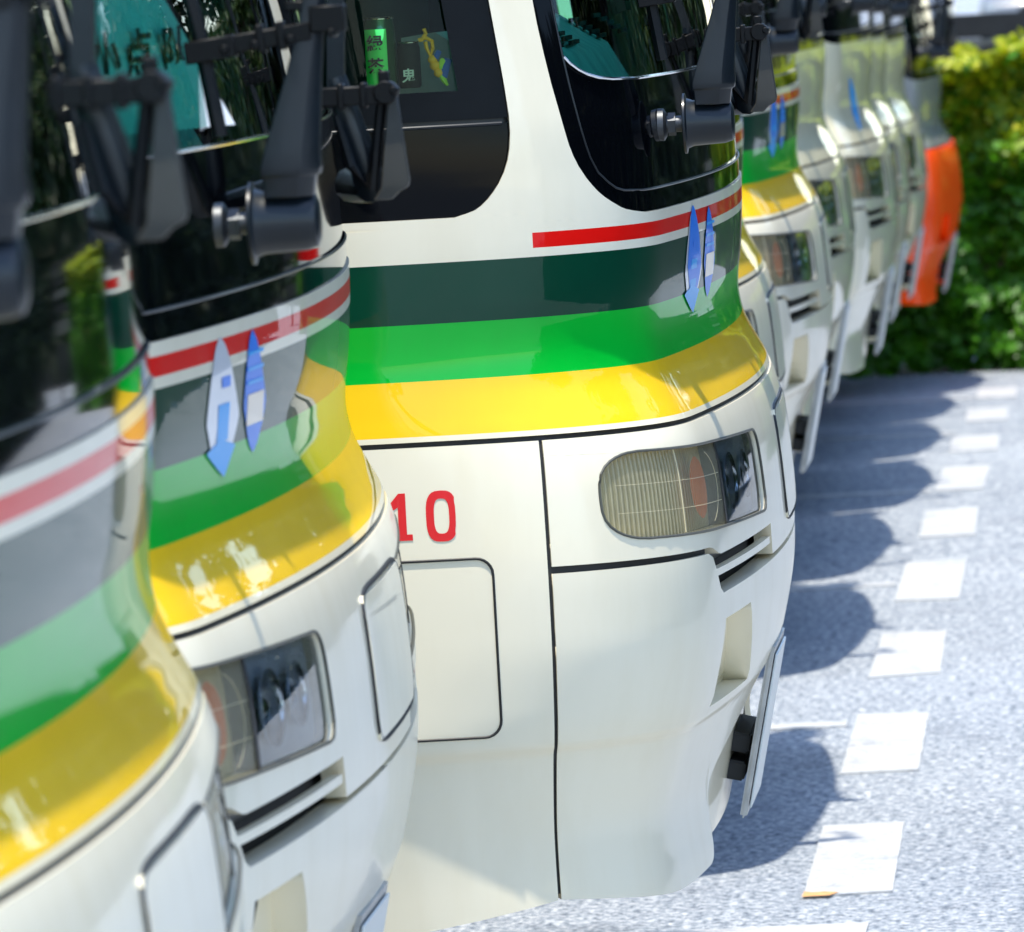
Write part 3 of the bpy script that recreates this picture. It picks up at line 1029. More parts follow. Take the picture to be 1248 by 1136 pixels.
    for h, wx, wy_, fx in ((0.004, 0.046, 0.040, 0.072), (0.024, 0.050, 0.042, 0.073), (0.026, 0.056, 0.045, 0.074), (0.034, 0.057, 0.046, 0.075), (0.05, 0.052, 0.044, 0.077), (0.12, 0.034, 0.034, 0.092), (0.165, 0.024, 0.028, 0.102), (0.20, 0.021, 0.025, 0.108), (0.60, 0.018, 0.02, 0.085), (0.95, 0.012, 0.016, 0.04)):
        c = b0 + Vector((fx, -0.01 - 0.05 * h, h + 0.02))
        rings.append([c + Vector((wx * a, wy_ * b, 0)) for a, b in ((-.5, -.5), (.20, -.5), (.5, -.15), (.5, .5), (-.5, .5))])
    MB().loft(rings).build("arm", M["arm_grey"], wp, 0.0015, segs=1)
    c = b0 + Vector((0.104, -0.020, 0.192))
    ry = Matrix.Rotation(-0.12, 3, 'Y')
    mb = MB()
    mb.box(c + Vector((-0.060, -0.004, -0.014)), (0.12, 0.020, 0.018), ry)
    mb.box(c + Vector((-0.100, -0.004, -0.020)), (0.05, 0.028, 0.022), ry)
    mb.box(c + Vector((-0.050, -0.004, -0.012)), (0.008, 0.028, 0.028), ry)
    mb.box(c + Vector((-0.030, -0.004, -0.010)), (0.008, 0.028, 0.028), ry)
    mb.box(c + Vector((0.016, -0.002, 0.004)), (0.034, 0.030, 0.026))
    mb.box(c + Vector((-0.010, -0.002, 0.018)), (0.03, 0.018, 0.010))
    for dx in (-0.085, -0.055, -0.02, 0.02):
        mb.tube([c + Vector((dx, -0.022, -0.012 + dx * 0.1)), c + Vector((dx, 0.016, -0.012 + dx * 0.1))], 0.005, 8)
    mb.build("upper_link", M["wiper_black"], wp, 0.0015, segs=1)
    bl = [S(s_p + 0.02, 1.50 + 0.1 * k, 0.016) for k in range(9)]
    MB().tube(bl, 0.008, 6).build("blade", M["wiper_black"], wp)
    # middle wiper
    cy = -0.20
    c = Vector((-0.022, cy, 1.520))
    mb = MB()
    mb.box(c + Vector((-0.016, 0, 0)), (0.075, 0.022, 0.020))
    for dx in (-0.046, -0.022, 0.002):
        mb.box(c + Vector((dx, 0, 0.000)), (0.007, 0.028, 0.027))
    mb.tube([c + Vector((0.026, -0.016, 0.002)), c + Vector((0.026, 0.016, 0.002))], 0.013, 10)
    mb.box(c + Vector((0.024, 0, 0.018)), (0.012, 0.016, 0.014))
    mb.tube([c + Vector((0.035, -0.018, 0.004)), c + Vector((0.035, 0.018, 0.004))], 0.005, 8)
    wp2 = mb.build("wiper", M["wiper_black"], root, 0.0015, segs=1)
    rings = []
    for dz, x0, x1, wy_ in ((0.008, 0.029, 0.037, 0.010), (-0.03, 0.024, 0.040, 0.014), (-0.092, 0.016, 0.046, 0.016), (-0.099, 0.015, 0.044, 0.015), (-0.104, 0.012, 0.034, 0.013), (-0.112, 0.006, 0.026, 0.010)):
        rings.append([c + Vector((x, y, dz)) for x, y in ((x0, -wy_ / 2), (x1, -wy_ / 2), (x1, wy_ / 2), (x0, wy_ / 2))])
    MB().loft(rings).build("fin", M["fin_grey"], wp2, 0.0015, segs=1)
    MB().tube([c + Vector((0.022, 0.004, 0.0)), c + Vector((0.004, 0.006, -0.10)), c + Vector((-0.016, 0.006, -0.075)), c + Vector((-0.03, 0.006, -0.02))], [0.006, 0.007, 0.006, 0.004], 8).build("blade_end", M["wiper_black"], wp2)
    rings = []
    for h, wx, fx in ((0.01, 0.018, -0.03), (0.2, 0.018, -0.02), (0.9, 0.012, -0.06)):
        p = c + Vector((fx, 0.03, h))
        rings.append([p + Vector((wx * a, 0.018 * b, 0)) for a, b in ((-.5, -.5), (.5, -.5), (.5, .5), (-.5, .5))])
    MB().loft(rings).build("arm", M["arm_grey"], wp2)
    MB().tube([S(-0.02, 1.42, -0.004), Vector((-0.02, cy + 0.03, 1.42)), c + Vector((-0.03, 0.03, 0.02))], [0.02, 0.018, 0.012], 10).build("pivot", M["arm_grey"], wp2)
    # ---- mirrors above the frame
    for sg in (1, -1):
        a = S(1.2 * sg, 2.55)
        mb = MB().tube([a, a + Vector((0.10, -0.05 * sg, 0.05)), a + Vector((0.16, -0.06 * sg, -0.10))], 0.018, 8)
        mr_ = mb.build("mirror_arm", M["arm_grey"], root)
        MB().box(a + Vector((0.16, -0.06 * sg, -0.30)), (0.10, 0.20, 0.40)).build("mirror", M["black_satin"], mr_, 0.03)
    # ---- cab interior
    rings = []
    for y in lin(-1.02, 1.02, 8):
        dx = -0.08 * (y / 1.02) ** 2
        rings.append([Vector((x + dx, y, z)) for x, z in ((-0.19, 1.10), (-0.19, 1.42), (-0.24, 1.51), (-0.31, 1.555), (-0.355, 1.55), (-0.37, 1.40), (-0.37, 1.10))])
    da = MB().loft(rings).build("dashboard", M["dash"], root)
    for y in (-0.9, -0.62, -0.3, 0.3, 0.8):
        for k in range(5):
            MB().box((-0.255 - 0.010 * k, y, 1.523 + 0.0064 * k), (0.005, 0.16, 0.006)).build("air_vent", M["void"], da)
    M_c = M["shade_sheet"]
    v, f = [], []
    for i, x in enumerate(lin(-2.3, -0.46, 60)):
        y = -0.30 + 0.02 * math.sin(i * 1.3) + 0.01 * math.sin(i * 0.47)
        v += [(x, y, 1.09), (x, y, 2.62)]
    f = [(2 * i, 2 * i + 2, 2 * i + 3, 2 * i + 1) for i in range(60)]
    mesh_obj("shade_sheet", v, f, M_c, root, smooth=True)  # added dark sheet: hides the bright far side so the cab looks shaded
    c = Vector((-0.72, -0.62, 1.52))
    e1 = Vector((0.0, 1.0, 0.0)); e2 = Vector((0.85, 0, 0.5)).normalized()
    rim = [c + (e1 * math.cos(q) + e2 * math.sin(q)) * 0.23 for q in lin(0, 2 * math.pi, 28)]
    mb = MB().tube(rim, 0.014, 8, caps=False)
    for q in (0.5, 2.6, 4.7):
        mb.tube([c, c + (e1 * math.cos(q) + e2 * math.sin(q)) * 0.23], 0.012, 6)
    mb.tube([c, c + Vector((0.16, 0, -0.30))], 0.03, 8)
    mb.build("steering_wheel", M["interior"], root)
    for y in (-0.62, 0.55):
        st = MB().box((-1.25, y, 1.42), (0.46, 0.48, 0.14)).build("seat", M["seat"], root, 0.04)
        MB().box((-1.5, y, 1.80), (0.14, 0.48, 0.75)).build("backrest", M["seat"], st, 0.05)
    return root

def decals(root, kind, blue=False):
    """Flat transfers on the green front corner: two tapering ovals."""
    if kind == "striped":
        def oval(name, sc, w, z0, z1, mat, off, z_wide=0.40, tip=1.15, cut0=0.0, cut1=1.0):
            P = Patch()
            def hw(t):
                t = cut0 + (cut1 - cut0) * t
                u = t / z_wide if t < z_wide else (1 - t) / (1 - z_wide)
                return w * max(0.02, min(1.0, u) ** (1 / (tip + 0.6)))
            lean = lambda t: 0.03 * (t - 0.5)
            P.add(lin(0, 1, 18), lambda s, t: z0 + (z1 - z0) * (cut0 + (cut1 - cut0) * t), lambda t: sc - hw(t) + lean(t), lambda t: sc + hw(t) + lean(t), 6, off=off)
            return P.build(name, mat, root)
        oval("oval_transfer", 0.640, 0.085, 1.150, 1.290, M["decal_white"], 0.0012)
        if blue:
            oval("oval_transfer_core", 0.635, 0.070, 1.160, 1.296, M["decal_blue"], 0.0016)
        oval("oval_transfer_tip", 0.630, 0.075, 1.147, 1.186, M["decal_cyan"], 0.0020, z_wide=0.75, tip=0.5)
        P = Patch()
        P.add([0, 1], flat(1.184, 1.222), const(0.608), const(0.666), 3, off=0.0020)
        P.build("oval_transfer_stem", M["decal_cyan"], root)
        P = Patch()
        P.add([0, 1], flat(1.238, 1.249), const(0.606), const(0.650), 3, off=0.0020)
        P.build("oval_transfer_mark", M["decal_blue"], root)
        oval("blue_transfer", 0.462, 0.068, 1.160, 1.287, M["decal_blue"], 0.0012)
        P = Patch()
        P.add([0, 1], flat(1.190, 1.222), const(0.408), const(0.508), 4, off=0.0020)
        P.build("blue_transfer_panel", M["decal_cream"], root)
        for z in (1.232, 1.246, 1.262):
            P = Patch()
            P.add([0, 1], lambda s, t, z=z: z + 0.004 * t, const(0.415), const(0.510), 4, off=0.0020)
            P.build("blue_transfer_line", M["decal_cyan"], root)
    else:
        P = Patch()
        def mid(t):
            return 0.70 - 0.16 * math.sin(math.pi * t) * 0.5 + 0.07 * t
        P.add(lin(0, 1, 14), flat(1.055, 1.205), lambda t: mid(t) - 0.10 * math.sin(math.pi * min(1, t * 0.92 + 0.06)), lambda t: mid(t) + 0.05 * math.sin(math.pi * min(1, t * 0.92 + 0.06)), 5, off=0.0015)
        P.build("blue_transfer", M["decal_cyan"], root)

def numerals(root):
    """Red fleet number 10 on the near flank."""
    def ring(sc, zc, w, h, st):
        P = Patch()
        n = 28
        def pt(a, k):
            ca, sa = math.cos(a), math.sin(a)
            e = 2 / 3.0
            return (sc + (w / 2 - st * k) * math.copysign(abs(ca) ** e, ca), zc + (h / 2 - st * k) * math.copysign(abs(sa) ** e, sa))
        v, f = [], []
        for i in range(n):
            for k in (0, 1):
                s, z = pt(2 * math.pi * i / n, k)
                v.append(S(s, z, 0.0007))
        for i in range(n):
            j = (i + 1) % n
            f.append((2 * i, 2 * j, 2 * j + 1, 2 * i + 1))
        return v, f
    v, f = ring(1.4175, 0.926, 0.041, 0.067, 0.0105)
    mesh_obj("numeral_zero", v, f, M["red"], root)
    z0, z1 = 0.896, 0.958
    poly = [(1.4565, z0), (1.4820, z0), (1.4820, z0 + .008), (1.4745, z0 + .008), (1.4745, z1 - 0.018), (1.4860, z1 - 0.025), (1.4880, z1 - 0.017), (1.4730, z1), (1.4640, z1), (1.4640, z0 + .008), (1.4565, z0 + .008)]
    v = [S(s, z, 0.0007) for s, z in poly]
    mesh_obj("numeral_one", v, [tuple(range(len(v)))], M["red"], root)

protos = {}
for kind in ("striped", "cream", "orange"):
    protos[kind] = build_bus(kind)

def copy_tree(o, parent=None):
    c = o.copy()
    col.objects.link(c)
    if parent is not None:
        c.parent = parent
    for ch in list(o.children):
        copy_tree(ch, c)
    return c

BUSES = [  # kind, nose x, centre y, label
    ("striped", -0.778, 6.20, "striped coach nearest the camera, cut off by the left edge, strongly out of focus"),
    ("striped", -0.853, 8.78, "striped coach second from the left, its teal windscreen showing a white notice"),
    ("striped", -0.540, 11.80, "sharp striped coach with the red number 10 on its white flank"),
    ("striped", -0.707, 15.35, "striped coach mostly hidden behind the number 10 coach, only a sliver of nose showing"),
    ("striped", -0.750, 19.10, "striped coach farthest back in the row, last with a yellow lip before the cream coaches"),
    ("cream", -0.785, 21.75, "plain cream coach directly behind the farthest striped coach"),
    ("cream", -0.742, 24.35, "cream coach with a blue swoosh on its curved front corner"),
    ("cream", -0.778, 26.95, "cream coach next behind the one with the blue swoosh"),
    ("cream", -0.787, 29.50, "last cream coach in the row, just before the orange one"),
    ("orange", -0.725, 32.05, "coach with vivid orange bumper at the far end of the row by the hedge"),
]
used = set()
bus_objs = []
for kind, x, y, label in BUSES:
    if kind in used:
        b = copy_tree(protos[kind])
    else:
        b = protos[kind]
        used.add(kind)
    bus_objs.append(b)
for b, (kind, x, y, label) in zip(bus_objs, BUSES):
    b.location = (x, y, gz(y))
    if kind != "striped":
        b.scale = (1, 1, 1.04 if kind == "cream" else 0.94)
    tag(b, label, "bus", "coaches parked side by side in the row")
for i_, (dx, dz) in {0: (0.045, 0.055), 1: (0.054, -0.004)}.items():
    for ch_ in bus_objs[i_].children:      # wipers rest a little differently on each coach
        if ch_.name.startswith("wiper"):
            ch_.location = (dx, 0, dz)
numerals(bus_objs[2])
decals(bus_objs[6], "cream")
for i_ in range(5):
    decals(bus_objs[i_], "striped", blue=i_ >= 2)
BX, BY = BUSES[2][1], BUSES[2][2]

# ------------------------------------------------------------------ text helper
def text_mesh(name, body, size, mat, parent, mw):
    cu = bpy.data.curves.new(name, 'FONT')
    cu.body = body
    cu.size = size
    cu.align_x = 'CENTER'
    cu.align_y = 'CENTER'
    cu.extrude = 0.0004
    cu.offset = 0.0006 * size / 0.03
    tmp = bpy.data.objects.new(name + "_tmp", cu)
    col.objects.link(tmp)
    dg = bpy.context.evaluated_depsgraph_get()
    me = bpy.data.meshes.new_from_object(tmp.evaluated_get(dg))
    bpy.data.objects.remove(tmp)
    bpy.data.curves.remove(cu)
    me.name = name
    me.transform(mw)
    me.materials.clear()
    me.materials.append(mat)
    o = bpy.data.objects.new(name, me)
    return link(o, parent)

# ------------------------------------------------------------------ things behind the number 10 coach's side window
wy = BY - HW + 0.012 + 0.075
M["can_green"] = plain("green_can_print", (0.02, 0.42, 0.10), 0.3, coat=0.5)
M["can_dark"] = plain("dark_green_can_metal", (0.03, 0.12, 0.06), 0.25, metal=0.5)
M["label_green"] = plain("bright_green_label", (0.10, 0.95, 0.20), 0.35)
M["yellow_toy"] = plain("yellow_cord", (1.0, 0.50, 0.01), 0.5)
M["toy_blue"] = plain("blue_charm", (0.02, 0.10, 0.5), 0.4)
M["toy_green"] = plain("lime_charm", (0.45, 0.75, 0.05), 0.4)
M["text_white"] = plain("white_print", (0.85, 0.88, 0.86), 0.5)
shelf = MB().box((-1.05, -HW + 0.10, 1.475), (0.95, 0.16, 0.02)).build("window_shelf", M["interior"], bus_objs[2], 0.003)

SH = 1.4855
def lathe(profile, c, n=24):
    return [[Vector((c[0] + r * math.cos(q), c[1] + r * math.sin(q), c[2] + z)) for q in (2 * math.pi * k / n for k in range(n))] for r, z in profile]

def drink_can(x, r, h, body_mat, label_mat, text, text_mat, label, dy=0.0, full=True, tsize=0.020):
    c = Vector((x, wy - 0.03 + dy, SH))
    root = empty("drink_can", c)
    k = h / 0.094
    MB().loft(lathe(((r * 0.86, 0), (r, 0.005 * k), (r, 0.082 * k), (r * 0.90, 0.090 * k), (r * 0.92, 0.094 * k)), (0, 0, 0))).build("can_body", body_mat, root)
    MB().loft(lathe(((r * 0.925, 0.0925 * k), (r * 0.94, 0.094 * k), (r * 0.90, 0.0955 * k), (r * 0.82, 0.0935 * k)), (0, 0, 0))).build("can_rim", M["chrome"], root)
    if full:
        v, f = [], []
        for j, z in enumerate((0.004 * k, 0.080 * k)):
            for i in range(9):
                q = -math.pi / 2 - 0.95 + 1.5 * i / 8
                v.append(((r + 0.0004) * math.cos(q), (r + 0.0004) * math.sin(q), z))
        for i in range(8):
            f.append((i, i + 1, 9 + i + 1, 9 + i))
        mesh_obj("can_label", v, f, label_mat, root, smooth=True)
    for i, ch in enumerate(text):
        zc = (0.060 if len(text) > 1 else 0.024) * k - i * 0.030 * k
        mw = Matrix.Translation((-0.004 if len(text) > 1 else 0.0, -r - 0.0012, zc)) @ Matrix.Rotation(R(90), 4, 'X')
        text_mesh("can_text", ch, tsize, text_mat, root, mw)
    tag(root, label, "can")
    return root
drink_can(-0.989, 0.0215, 0.0935, M["can_dark"], M["label_green"], "\u7dd1\u8336", M["ink"], "green tea can with black writing standing on the shelf behind the coach window", tsize=0.022)
drink_can(-0.952, 0.0150, 0.060, M["void"], M["void"], "\u9b3c", M["text_white"], "small dark can with a white character beside the green tea can", dy=0.01, full=False, tsize=0.019)
# yellow cord charm with little pendants
ch = empty("cord_charm", (-0.915, wy - 0.035, SH))
def P3(px, py):   # picture offsets in mm round the charm's foot
    return Vector((px * 0.001, 0.0, py * 0.001))
loop_ = [P3(-22, 62), P3(-16, 70), P3(-13, 76), P3(-15, 66), P3(-9, 63), P3(-4, 58), P3(-5, 48), P3(-8, 42), P3(-12, 54), P3(-9, 62)]
loop_ = [loop_[0], P3(-14, 77), P3(-12, 70), P3(-18, 62), P3(-22, 62), P3(-12, 65), P3(-4, 60), P3(-4, 50), P3(-7, 40), P3(-12, 52), P3(-13, 60)]
MB().tube(loop_[1:], 0.0028, 8).build("cord", M["yellow_toy"], ch)
for (x, z, r) in ((-5, 36, 0.0065), (-2, 28, 0.0075), (2, 18, 0.0065)):
    MB().loft([[P3(x, z) + Vector((rr * math.cos(q), rr * math.sin(q) * 0.8, dz)) for q in (2 * math.pi * k / 12 for k in range(12))] for rr, dz in ((r * .3, -r * .9), (r * .85, -r * .5), (r, 0), (r * .85, r * .5), (r * .3, r * .9))]).build("knot", M["yellow_toy"], ch)
MB().tube([P3(4, 16), P3(9, 8), P3(13, 1)], [0.003, 0.004, 0.002], 8).build("tassel", M["toy_green"], ch)
MB().box(P3(7, 30), (0.008, 0.006, 0.014), Matrix.Rotation(0.5, 3, 'Y')).build("lime_pendant", M["toy_green"], ch, 0.001)
MB().box(P3(2, 42), (0.007, 0.006, 0.012), Matrix.Rotation(0.5, 3, 'Y')).build("blue_pendant", M["toy_blue"], ch, 0.001)
MB().box(P3(12, 24), (0.010, 0.005, 0.026), Matrix.Rotation(0.3, 3, 'Y')).build("dark_pendant", M["toy_blue"], ch, 0.001)
tag(ch, "yellow knotted cord charm with blue and lime pendants behind the coach window", "charm")

# notice standing behind the second coach's windscreen
A_, B_ = Vector((-1.075, 7.80, 0)), Vector((-0.922, 8.26, 0))
nb = empty("notice_board", (A_.x, A_.y, 1.497))
v, f = [], []
NC = 10
for j in range(7):
    t = j / 6
    for i in range(NC + 1):
        u = i / NC
        p = A_.lerp(B_, u * (1 - 0.20 * t) + 0.06 * t) + Vector((-0.014 * math.sin(math.pi * u) - 0.05 * t * u, 0.0, 0))
        v.append((p.x - A_.x, p.y - A_.y, 0.002 + 0.160 * t))
for j in range(6):
    for i in range(NC):
        a = j * (NC + 1) + i
        f.append((a, a + 1, a + NC + 2, a + NC + 1))
nv = len(v)
v += [(a - 0.002, b + 0.001, c) for a, b, c in v]
f += [tuple(reversed([q + nv for q in g])) for g in f]
mesh_obj("sheet", v, f, M["paper"], nb, smooth=True)
d_ = (B_ - A_).normalized()
nrm_ = Vector((d_.y, -d_.x, 0))
for i, chh in enumerate("\u5c0f\u70b9\u961f"):
    u = 0.50 + 0.17 * i
    p = A_.lerp(B_, u) - A_ + nrm_ * 0.004 + Vector((-0.014 * math.sin(math.pi * u) - 0.025 * u, 0, 0.078))
    mw = Matrix.Translation(p) @ Matrix(((d_.x, 0, nrm_.x, 0), (d_.y, 0, nrm_.y, 0), (0, 1, 0, 0), (0, 0, 0, 1))) @ Matrix.Diagonal((1.5, 1.15, 1, 1))
    text_mesh("notice_text", chh, 0.045, M["ink"], nb, mw)
tag(nb, "white paper notice with black characters behind the second coach's teal windscreen", "notice")

# ------------------------------------------------------------------ foliage
def leaf_cloud(name, pts, mat, parent=None, size=0.035, rnd=random, tone=None):
    v, f, tn = [], [], []
    for (p, nrm, tv, sc) in pts:
        a = Vector((rnd.gauss(0, 1), rnd.gauss(0, 1), rnd.gauss(0, 1)))
        nn = (nrm + a * 0.45).normalized()
        t = nn.cross(Vector((rnd.gauss(0, 1), rnd.gauss(0, 1), rnd.gauss(0, 1) + 0.3)))
        if t.length < 1e-4:
            continue
        t.normalize()
        b = nn.cross(t)
        L = size * sc
        w = L * 0.34
        i = len(v)
        v += [p - t * L * 0.5, p + b * w + nn * L * 0.06, p + t * L * 0.55, p - b * w + nn * L * 0.06]
        f.append((i, i + 1, i + 2, i + 3))
        tn += [tv] * 4
    me = bpy.data.meshes.new(name)
    me.from_pydata([tuple(q) for q in v], [], f)
    me.materials.append(mat)
    at = me.attributes.new("tone", 'FLOAT', 'POINT')
    at.data.foreach_set("value", tn)
    me.update()
    return link(bpy.data.objects.new(name, me), parent)

def hash2(x, y):
    q = math.sin(x * 12.9898 + y * 78.233) * 43758.5453
    return q - math.floor(q)

def vnoise(x, y):
    ix, iy = math.floor(x), math.floor(y)
    fx, fy = x - ix, y - iy
    fx, fy = fx * fx * (3 - 2 * fx), fy * fy * (3 - 2 * fy)
    a, b = hash2(ix, iy), hash2(ix + 1, iy)
    c, d = hash2(ix, iy + 1), hash2(ix + 1, iy + 1)
    return (a * (1 - fx) + b * fx) * (1 - fy) + (c * (1 - fx) + d * fx) * fy

def hedge(x0, x1, yf, depth, top, seed, label, dens, size=0.056, leafm="leaf"):
    rnd = random.Random(seed)
    root = empty("hedge", ((x0 + x1) / 2, yf + depth / 2, gz(yf)))
    org = Vector(root.location)
    core = MB().box((0, 0.1, (top - 0.1) / 2), (x1 - x0 - 0.3, depth - 0.3, top - 0.22))
    core.build("inner_branches", M["bark"], root, smooth=False)
    pts = []
    def htop(x, y):
        return top + 0.13 * (vnoise(x * 2.6, y * 2.6) - 0.5) + 0.07 * (vnoise(x * 7, y * 7 + 9) - 0.5)
    n_front_ = int((x1 - x0) * top * dens)
    for _ in range(n_front_):
        x = rnd.uniform(x0, x1)
        z = rnd.uniform(0.01, 1.0) * top
        bulge = 0.30 * (vnoise(x * 4.4 + 3, z * 4.4) - 0.5) + 0.20 * (vnoise(x * 10, z * 10) - 0.5)
        lay = abs(rnd.gauss(0, 0.07))
        y = yf - bulge + lay
        if z > htop(x, y) - 0.02:
            continue
        young = smooth01((z - top * 0.46) / (top * 0.42))
        tv = min(1, max(0, 0.32 + 0.30 * (vnoise(x * 6, z * 6 + 40) - 0.5) + 0.62 * young * rnd.uniform(0.45, 1.0) + rnd.gauss(0, 0.10)))
        pts.append((Vector((x, y, z)) - Vector((org.x, org.y, 0)), Vector((0, -0.7, 0.6)), tv, rnd.uniform(0.7, 1.3)))
    for _ in range(int((x1 - x0) * depth * dens)):
        x = rnd.uniform(x0, x1)
        y = rnd.uniform(yf - 0.05, yf + depth)
        z = htop(x, y) - abs(rnd.gauss(0, 0.05))
        tv = min(1, max(0, rnd.gauss(0.86, 0.14)))
        pts.append((Vector((x, y, z)) - Vector((org.x, org.y, 0)), Vector((0, -0.2, 1)), tv, rnd.uniform(0.7, 1.3)))
    # young shoots standing proud of the top
    for _ in range(int((x1 - x0) * 26)):
        x, y = rnd.uniform(x0, x1), rnd.uniform(yf, yf + depth)
        h = htop(x, y)
        for k in range(7):
            pts.append((Vector((x + rnd.gauss(0, .015), y + rnd.gauss(0, .015), h + 0.012 * k)) - Vector((org.x, org.y, 0)), Vector((rnd.gauss(0, 1), rnd.gauss(0, 1), 0.6)), rnd.uniform(0.8, 1.0), 0.9))
    fo = leaf_cloud("foliage", pts, M[leafm], root, size, rnd)
    fo["kind"] = "stuff"
    dry = [(Vector((rnd.gauss(x0 + (x1 - x0) * q, 0.05), yf - 0.11 + rnd.gauss(0, .02), rnd.gauss(hz_, 0.05))) - Vector((org.x, org.y, 0)), Vector((0, -1, 0.4)), 0.5, rnd.uniform(0.7, 1.2))
           for q, hz_ in ((0.6, 0.4), (0.8, 0.5)) for _ in range(3)]
    dl = leaf_cloud("dry_leaves", dry, M["dry_leaf"], root, 0.045, rnd)
    dl["kind"] = "stuff"
    tag(root, label, "hedge")
    return root
hedge(-1.45, 2.4, 33.42, 1.3, 1.30, 3, "clipped green hedge with bright yellow-green top behind the end of the bus row", 5200)
hg = hedge(-13.0, 13.0, 0.0, 1.2, 2.5, 4, "long tall unseen hedge across the lane, added to darken reflections in the bus fronts", 650, size=0.13, leafm="tree_leaf")  # unseen, added tall to keep bright gaps out of the windscreen reflections
hg.location = (4.2, 20.5, -0.05)
hg.rotation_euler = (0, 0, R(-90))
hedge(1.2, 10.0, 40.0, 1.5, 3.2, 5, "high dark unseen hedge right of and behind the board fence, added to darken reflections", 420, size=0.16, leafm="tree_leaf")  # unseen backdrop, added to close bright gaps in what the coaches reflect

def big_tree(x, y, h, w, seed, label):
    rnd = random.Random(seed)
    root = empty("tall_tree", (x, y, gz(y)))
    mb = MB()
    mb.tube([(0, 0, -0.1), (0.05, 0.05, h * 0.3), (-0.05, 0.1, h * 0.6), (0.0, 0.0, h * 0.92)], [0.34, 0.26, 0.16, 0.04], 10)
    ends = []
    for k in range(16):
        a = rnd.uniform(0, 6.28)
        z0 = h * rnd.uniform(0.15, 0.75)
        L = w * rnd.uniform(0.5, 1.0) * (1.15 - 0.6 * z0 / h)
        e = Vector((math.cos(a) * L, math.sin(a) * L, z0 + L * rnd.uniform(0.25, 0.7)))
        mb.tube([(0, 0, z0), Vector((0, 0, z0)).lerp(e, 0.5) + Vector((0, 0, 0.15)), e], [0.10, 0.06, 0.02], 6)
        ends.append((Vector((0, 0, z0)), e))
    mb.build("trunk", M["bark"], root)
    pts = []
    for z0, e in ends:
        for _ in range(7):
            c = z0.lerp(e, rnd.uniform(0.45, 1.1)) + Vector((rnd.gauss(0, .4), rnd.gauss(0, .4), rnd.gauss(0, .4)))
            r = rnd.uniform(0.6, 1.2)
            for _ in range(45):
                d = Vector((rnd.gauss(0, 1), rnd.gauss(0, 1), rnd.gauss(0, .8))).normalized()
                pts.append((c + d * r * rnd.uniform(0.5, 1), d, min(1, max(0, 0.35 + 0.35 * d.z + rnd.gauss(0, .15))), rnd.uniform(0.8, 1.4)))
    cr = leaf_cloud("crown", pts, M["tree_leaf"], root, 0.42, rnd)
    cr["kind"] = "stuff"
    tag(root, label, "tree")
for k, (x, y, h, w, lb) in enumerate(((10.0, 4.0, 9.0, 3.4, "tall tree behind the lane hedge nearest the camera, outside the picture"),
                                      (10.5, 12.5, 10.0, 3.6, "tall tree behind the lane hedge, second along, outside the picture"),
                                      (10.0, 21.0, 9.5, 3.5, "tall tree behind the lane hedge, third along, outside the picture"),
                                      (10.4, 30.0, 10.5, 3.8, "tall tree behind the lane hedge, fourth along, outside the picture"),
                                      (5.5, 47.0, 13.0, 4.2, "tall dark tree right of the gap beyond the hedge, unseen, added for dark reflections"),  # from here on: unseen trees added as a dark backdrop for reflections
                                      (12.5, 50.0, 14.0, 4.5, "tall dark tree farthest right beyond the hedge, unseen, added for dark reflections"),
                                      (-8.5, 48.0, 14.0, 4.3, "tall dark tree hidden behind the far buses, nearest the hedge gap, added for dark reflections"),
                                      (-15.5, 46.0, 13.0, 4.5, "tall dark tree hidden behind the far buses, farthest left, added for dark reflections"),
                                      (1.5, 135.0, 24.0, 8.0, "very tall tree standing behind the parked cars, unseen, added for dark reflections"),
                                      (-13.0, 138.0, 26.0, 8.5, "very tall tree behind the parked cars, hidden by the buses, added for dark reflections"),
                                      (17.0, 138.0, 25.0, 8.5, "very tall tree far right behind the parked cars, unseen, added for dark reflections"))):
    big_tree(x, y, h, w, 70 + k, lb)

# ------------------------------------------------------------------ far road and parked cars beyond the hedge
M["road_dark"] = plain("dark_road_asphalt", (0.05, 0.052, 0.055), 0.85, var=0.2, scale=3)
M["kerb"] = plain("grey_kerb_concrete", (0.22, 0.22, 0.20), 0.85, var=0.15)
road = ground_sheet("road", [-60, -20, 0, 20, 60], [88, 100, 130], M["road_dark"], 0.004)
road["kind"] = "structure"
MB().box((0, 107.0, gz(107) + 0.06), (120, 1.2, 0.13)).build("kerb", M["kerb"], road, 0.01)

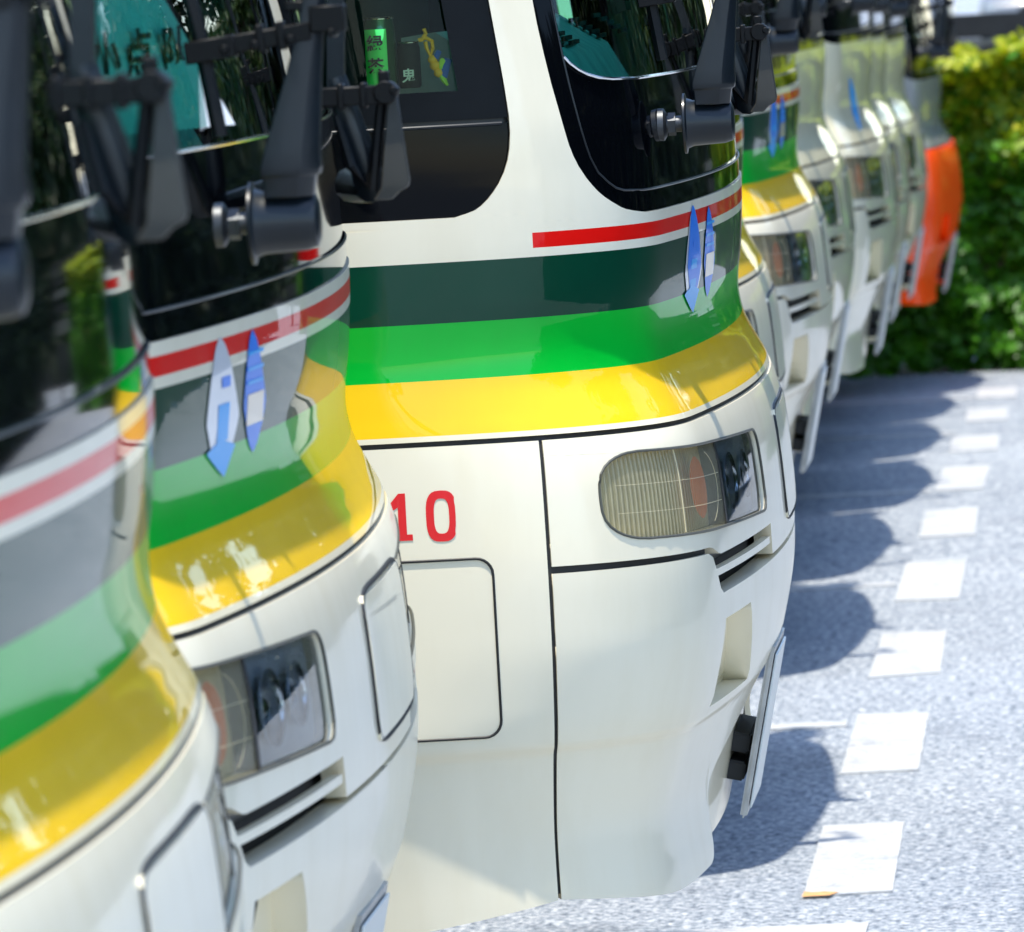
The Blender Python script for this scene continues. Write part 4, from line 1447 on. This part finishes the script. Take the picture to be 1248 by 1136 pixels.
def car(x, y, paint_col, label):
    root = empty("parked_car", (x, y, gz(y)))
    pm = plain("car_paint", paint_col, 0.3, coat=1.0)
    W2 = 0.86
    # lofted body, nose towards the camera (-y)
    secs = [(-2.10, 0.30, 0.62, 0.70), (-2.05, 0.22, 0.70, 0.80), (-1.90, 0.20, 0.78, 0.84), (-1.2, 0.20, 0.92, W2), (-0.85, 0.20, 0.97, W2), (0.6, 0.20, 0.98, W2), (1.5, 0.22, 0.98, W2), (2.0, 0.26, 0.94, 0.82), (2.12, 0.34, 0.80, 0.74)]
    rings = []
    for yy, z0, z1, w in secs:
        ring = []
        for sx, sz in ((-.82, 0), (-1, .12), (-1.0, .62), (-.95, .9), (-.80, 1), (0, 1.03), (.80, 1), (.95, .9), (1.0, .62), (1, .12), (.82, 0)):
            ring.append(Vector((sx * w, yy, z0 + (z1 - z0) * sz)))
        rings.append(ring)
    MB().loft(rings).build("body", pm, root)
    rings = []
    for yy, z, w in ((-0.95, 0.94, 0.76), (-0.35, 1.38, 0.62), (0.0, 1.46, 0.60), (0.9, 1.45, 0.60), (1.3, 1.36, 0.62), (1.85, 0.95, 0.72)):
        rings.append([Vector((-w, yy, 0.93)), Vector((-w * 0.98, yy, max(0.94, z - 0.06))), Vector((-w * 0.86, yy, z)), Vector((w * 0.86, yy, z)), Vector((w * 0.98, yy, max(0.94, z - 0.06))), Vector((w, yy, 0.93))])
    MB().loft(rings).build("cabin", M["tinted"], root)
    MB().box((0, 0.5, 1.462), (1.02, 1.3, 0.03)).build("roof_panel", pm, root, 0.01)
    MB().box((0, -2.085, 0.60), (0.62, 0.06, 0.10)).build("grille", M["void"], root, 0.01)
    MB().box((0, -2.08, 0.36), (1.1, 0.10, 0.10)).build("air_intake", M["void"], root, 0.01)
    MB().box((0, -2.12, 0.47), (0.33, 0.02, 0.165)).build("number_plate", M["plate_white"], root, 0.004)
    for sx in (-1, 1):
        MB().box((sx * 0.60, -2.0, 0.64), (0.34, 0.16, 0.13)).build("headlight", M["reflector"], root, 0.03)
        MB().box((sx * 0.96, -0.75, 1.0), (0.16, 0.10, 0.11)).build("mirror", pm, root, 0.03)
        for yy in (-1.3, 1.3):
            wh = MB().tube([(sx * 0.84, yy, 0.31), (sx * 0.66, yy, 0.31)], 0.31, 20).build("wheel", M["tyre"], root)
            MB().tube([(sx * 0.85, yy, 0.31), (sx * 0.82, yy, 0.31)], 0.19, 16).build("rim", M["rim"], wh)
    tag(root, label, "car", "cars parked beyond the hedge")
car(-3.35, 113, (0.06, 0.062, 0.06), "dark grey car parked beyond the hedge, left one in the top right corner")
car(-1.25, 111.5, (0.16, 0.162, 0.165), "pale grey car parked beyond the hedge, right one in the top right corner")
car(1.25, 112.5, (0.55, 0.56, 0.58), "silver car parked beyond the hedge, just outside the picture on the right")

# ------------------------------------------------------------------ low board fence just behind the hedge
M["fence_dark"] = plain("dark_stained_board", (0.012, 0.013, 0.012), 0.7, var=0.3)
M["fence_grey"] = plain("weathered_grey_board", (0.10, 0.105, 0.09), 0.8, var=0.2)
fe = empty("board_fence", (0.5, 36.4, gz(36.4)))
for k in range(5):
    MB().box((-2.2 + k * 1.25, 0.06, 0.72), (0.09, 0.09, 1.44)).build("post", M["fence_dark"], fe, 0.005)
for k, (z, hh, mt) in enumerate(((1.400, 0.105, "fence_dark"), (1.322, 0.030, "fence_grey"), (1.275, 0.055, "fence_dark"), (1.225, 0.035, "fence_grey"), (1.10, 0.12, "fence_dark"), (0.90, 0.12, "fence_grey"), (0.70, 0.12, "fence_dark"), (0.5, 0.12, "fence_grey"), (0.3, 0.12, "fence_dark"))):
    MB().box((0.3, 0, z), (5.2, 0.03, hh)).build("board", M[mt], fe, 0.004)
tag(fe, "low dark board fence showing just above the hedge top", "fence")
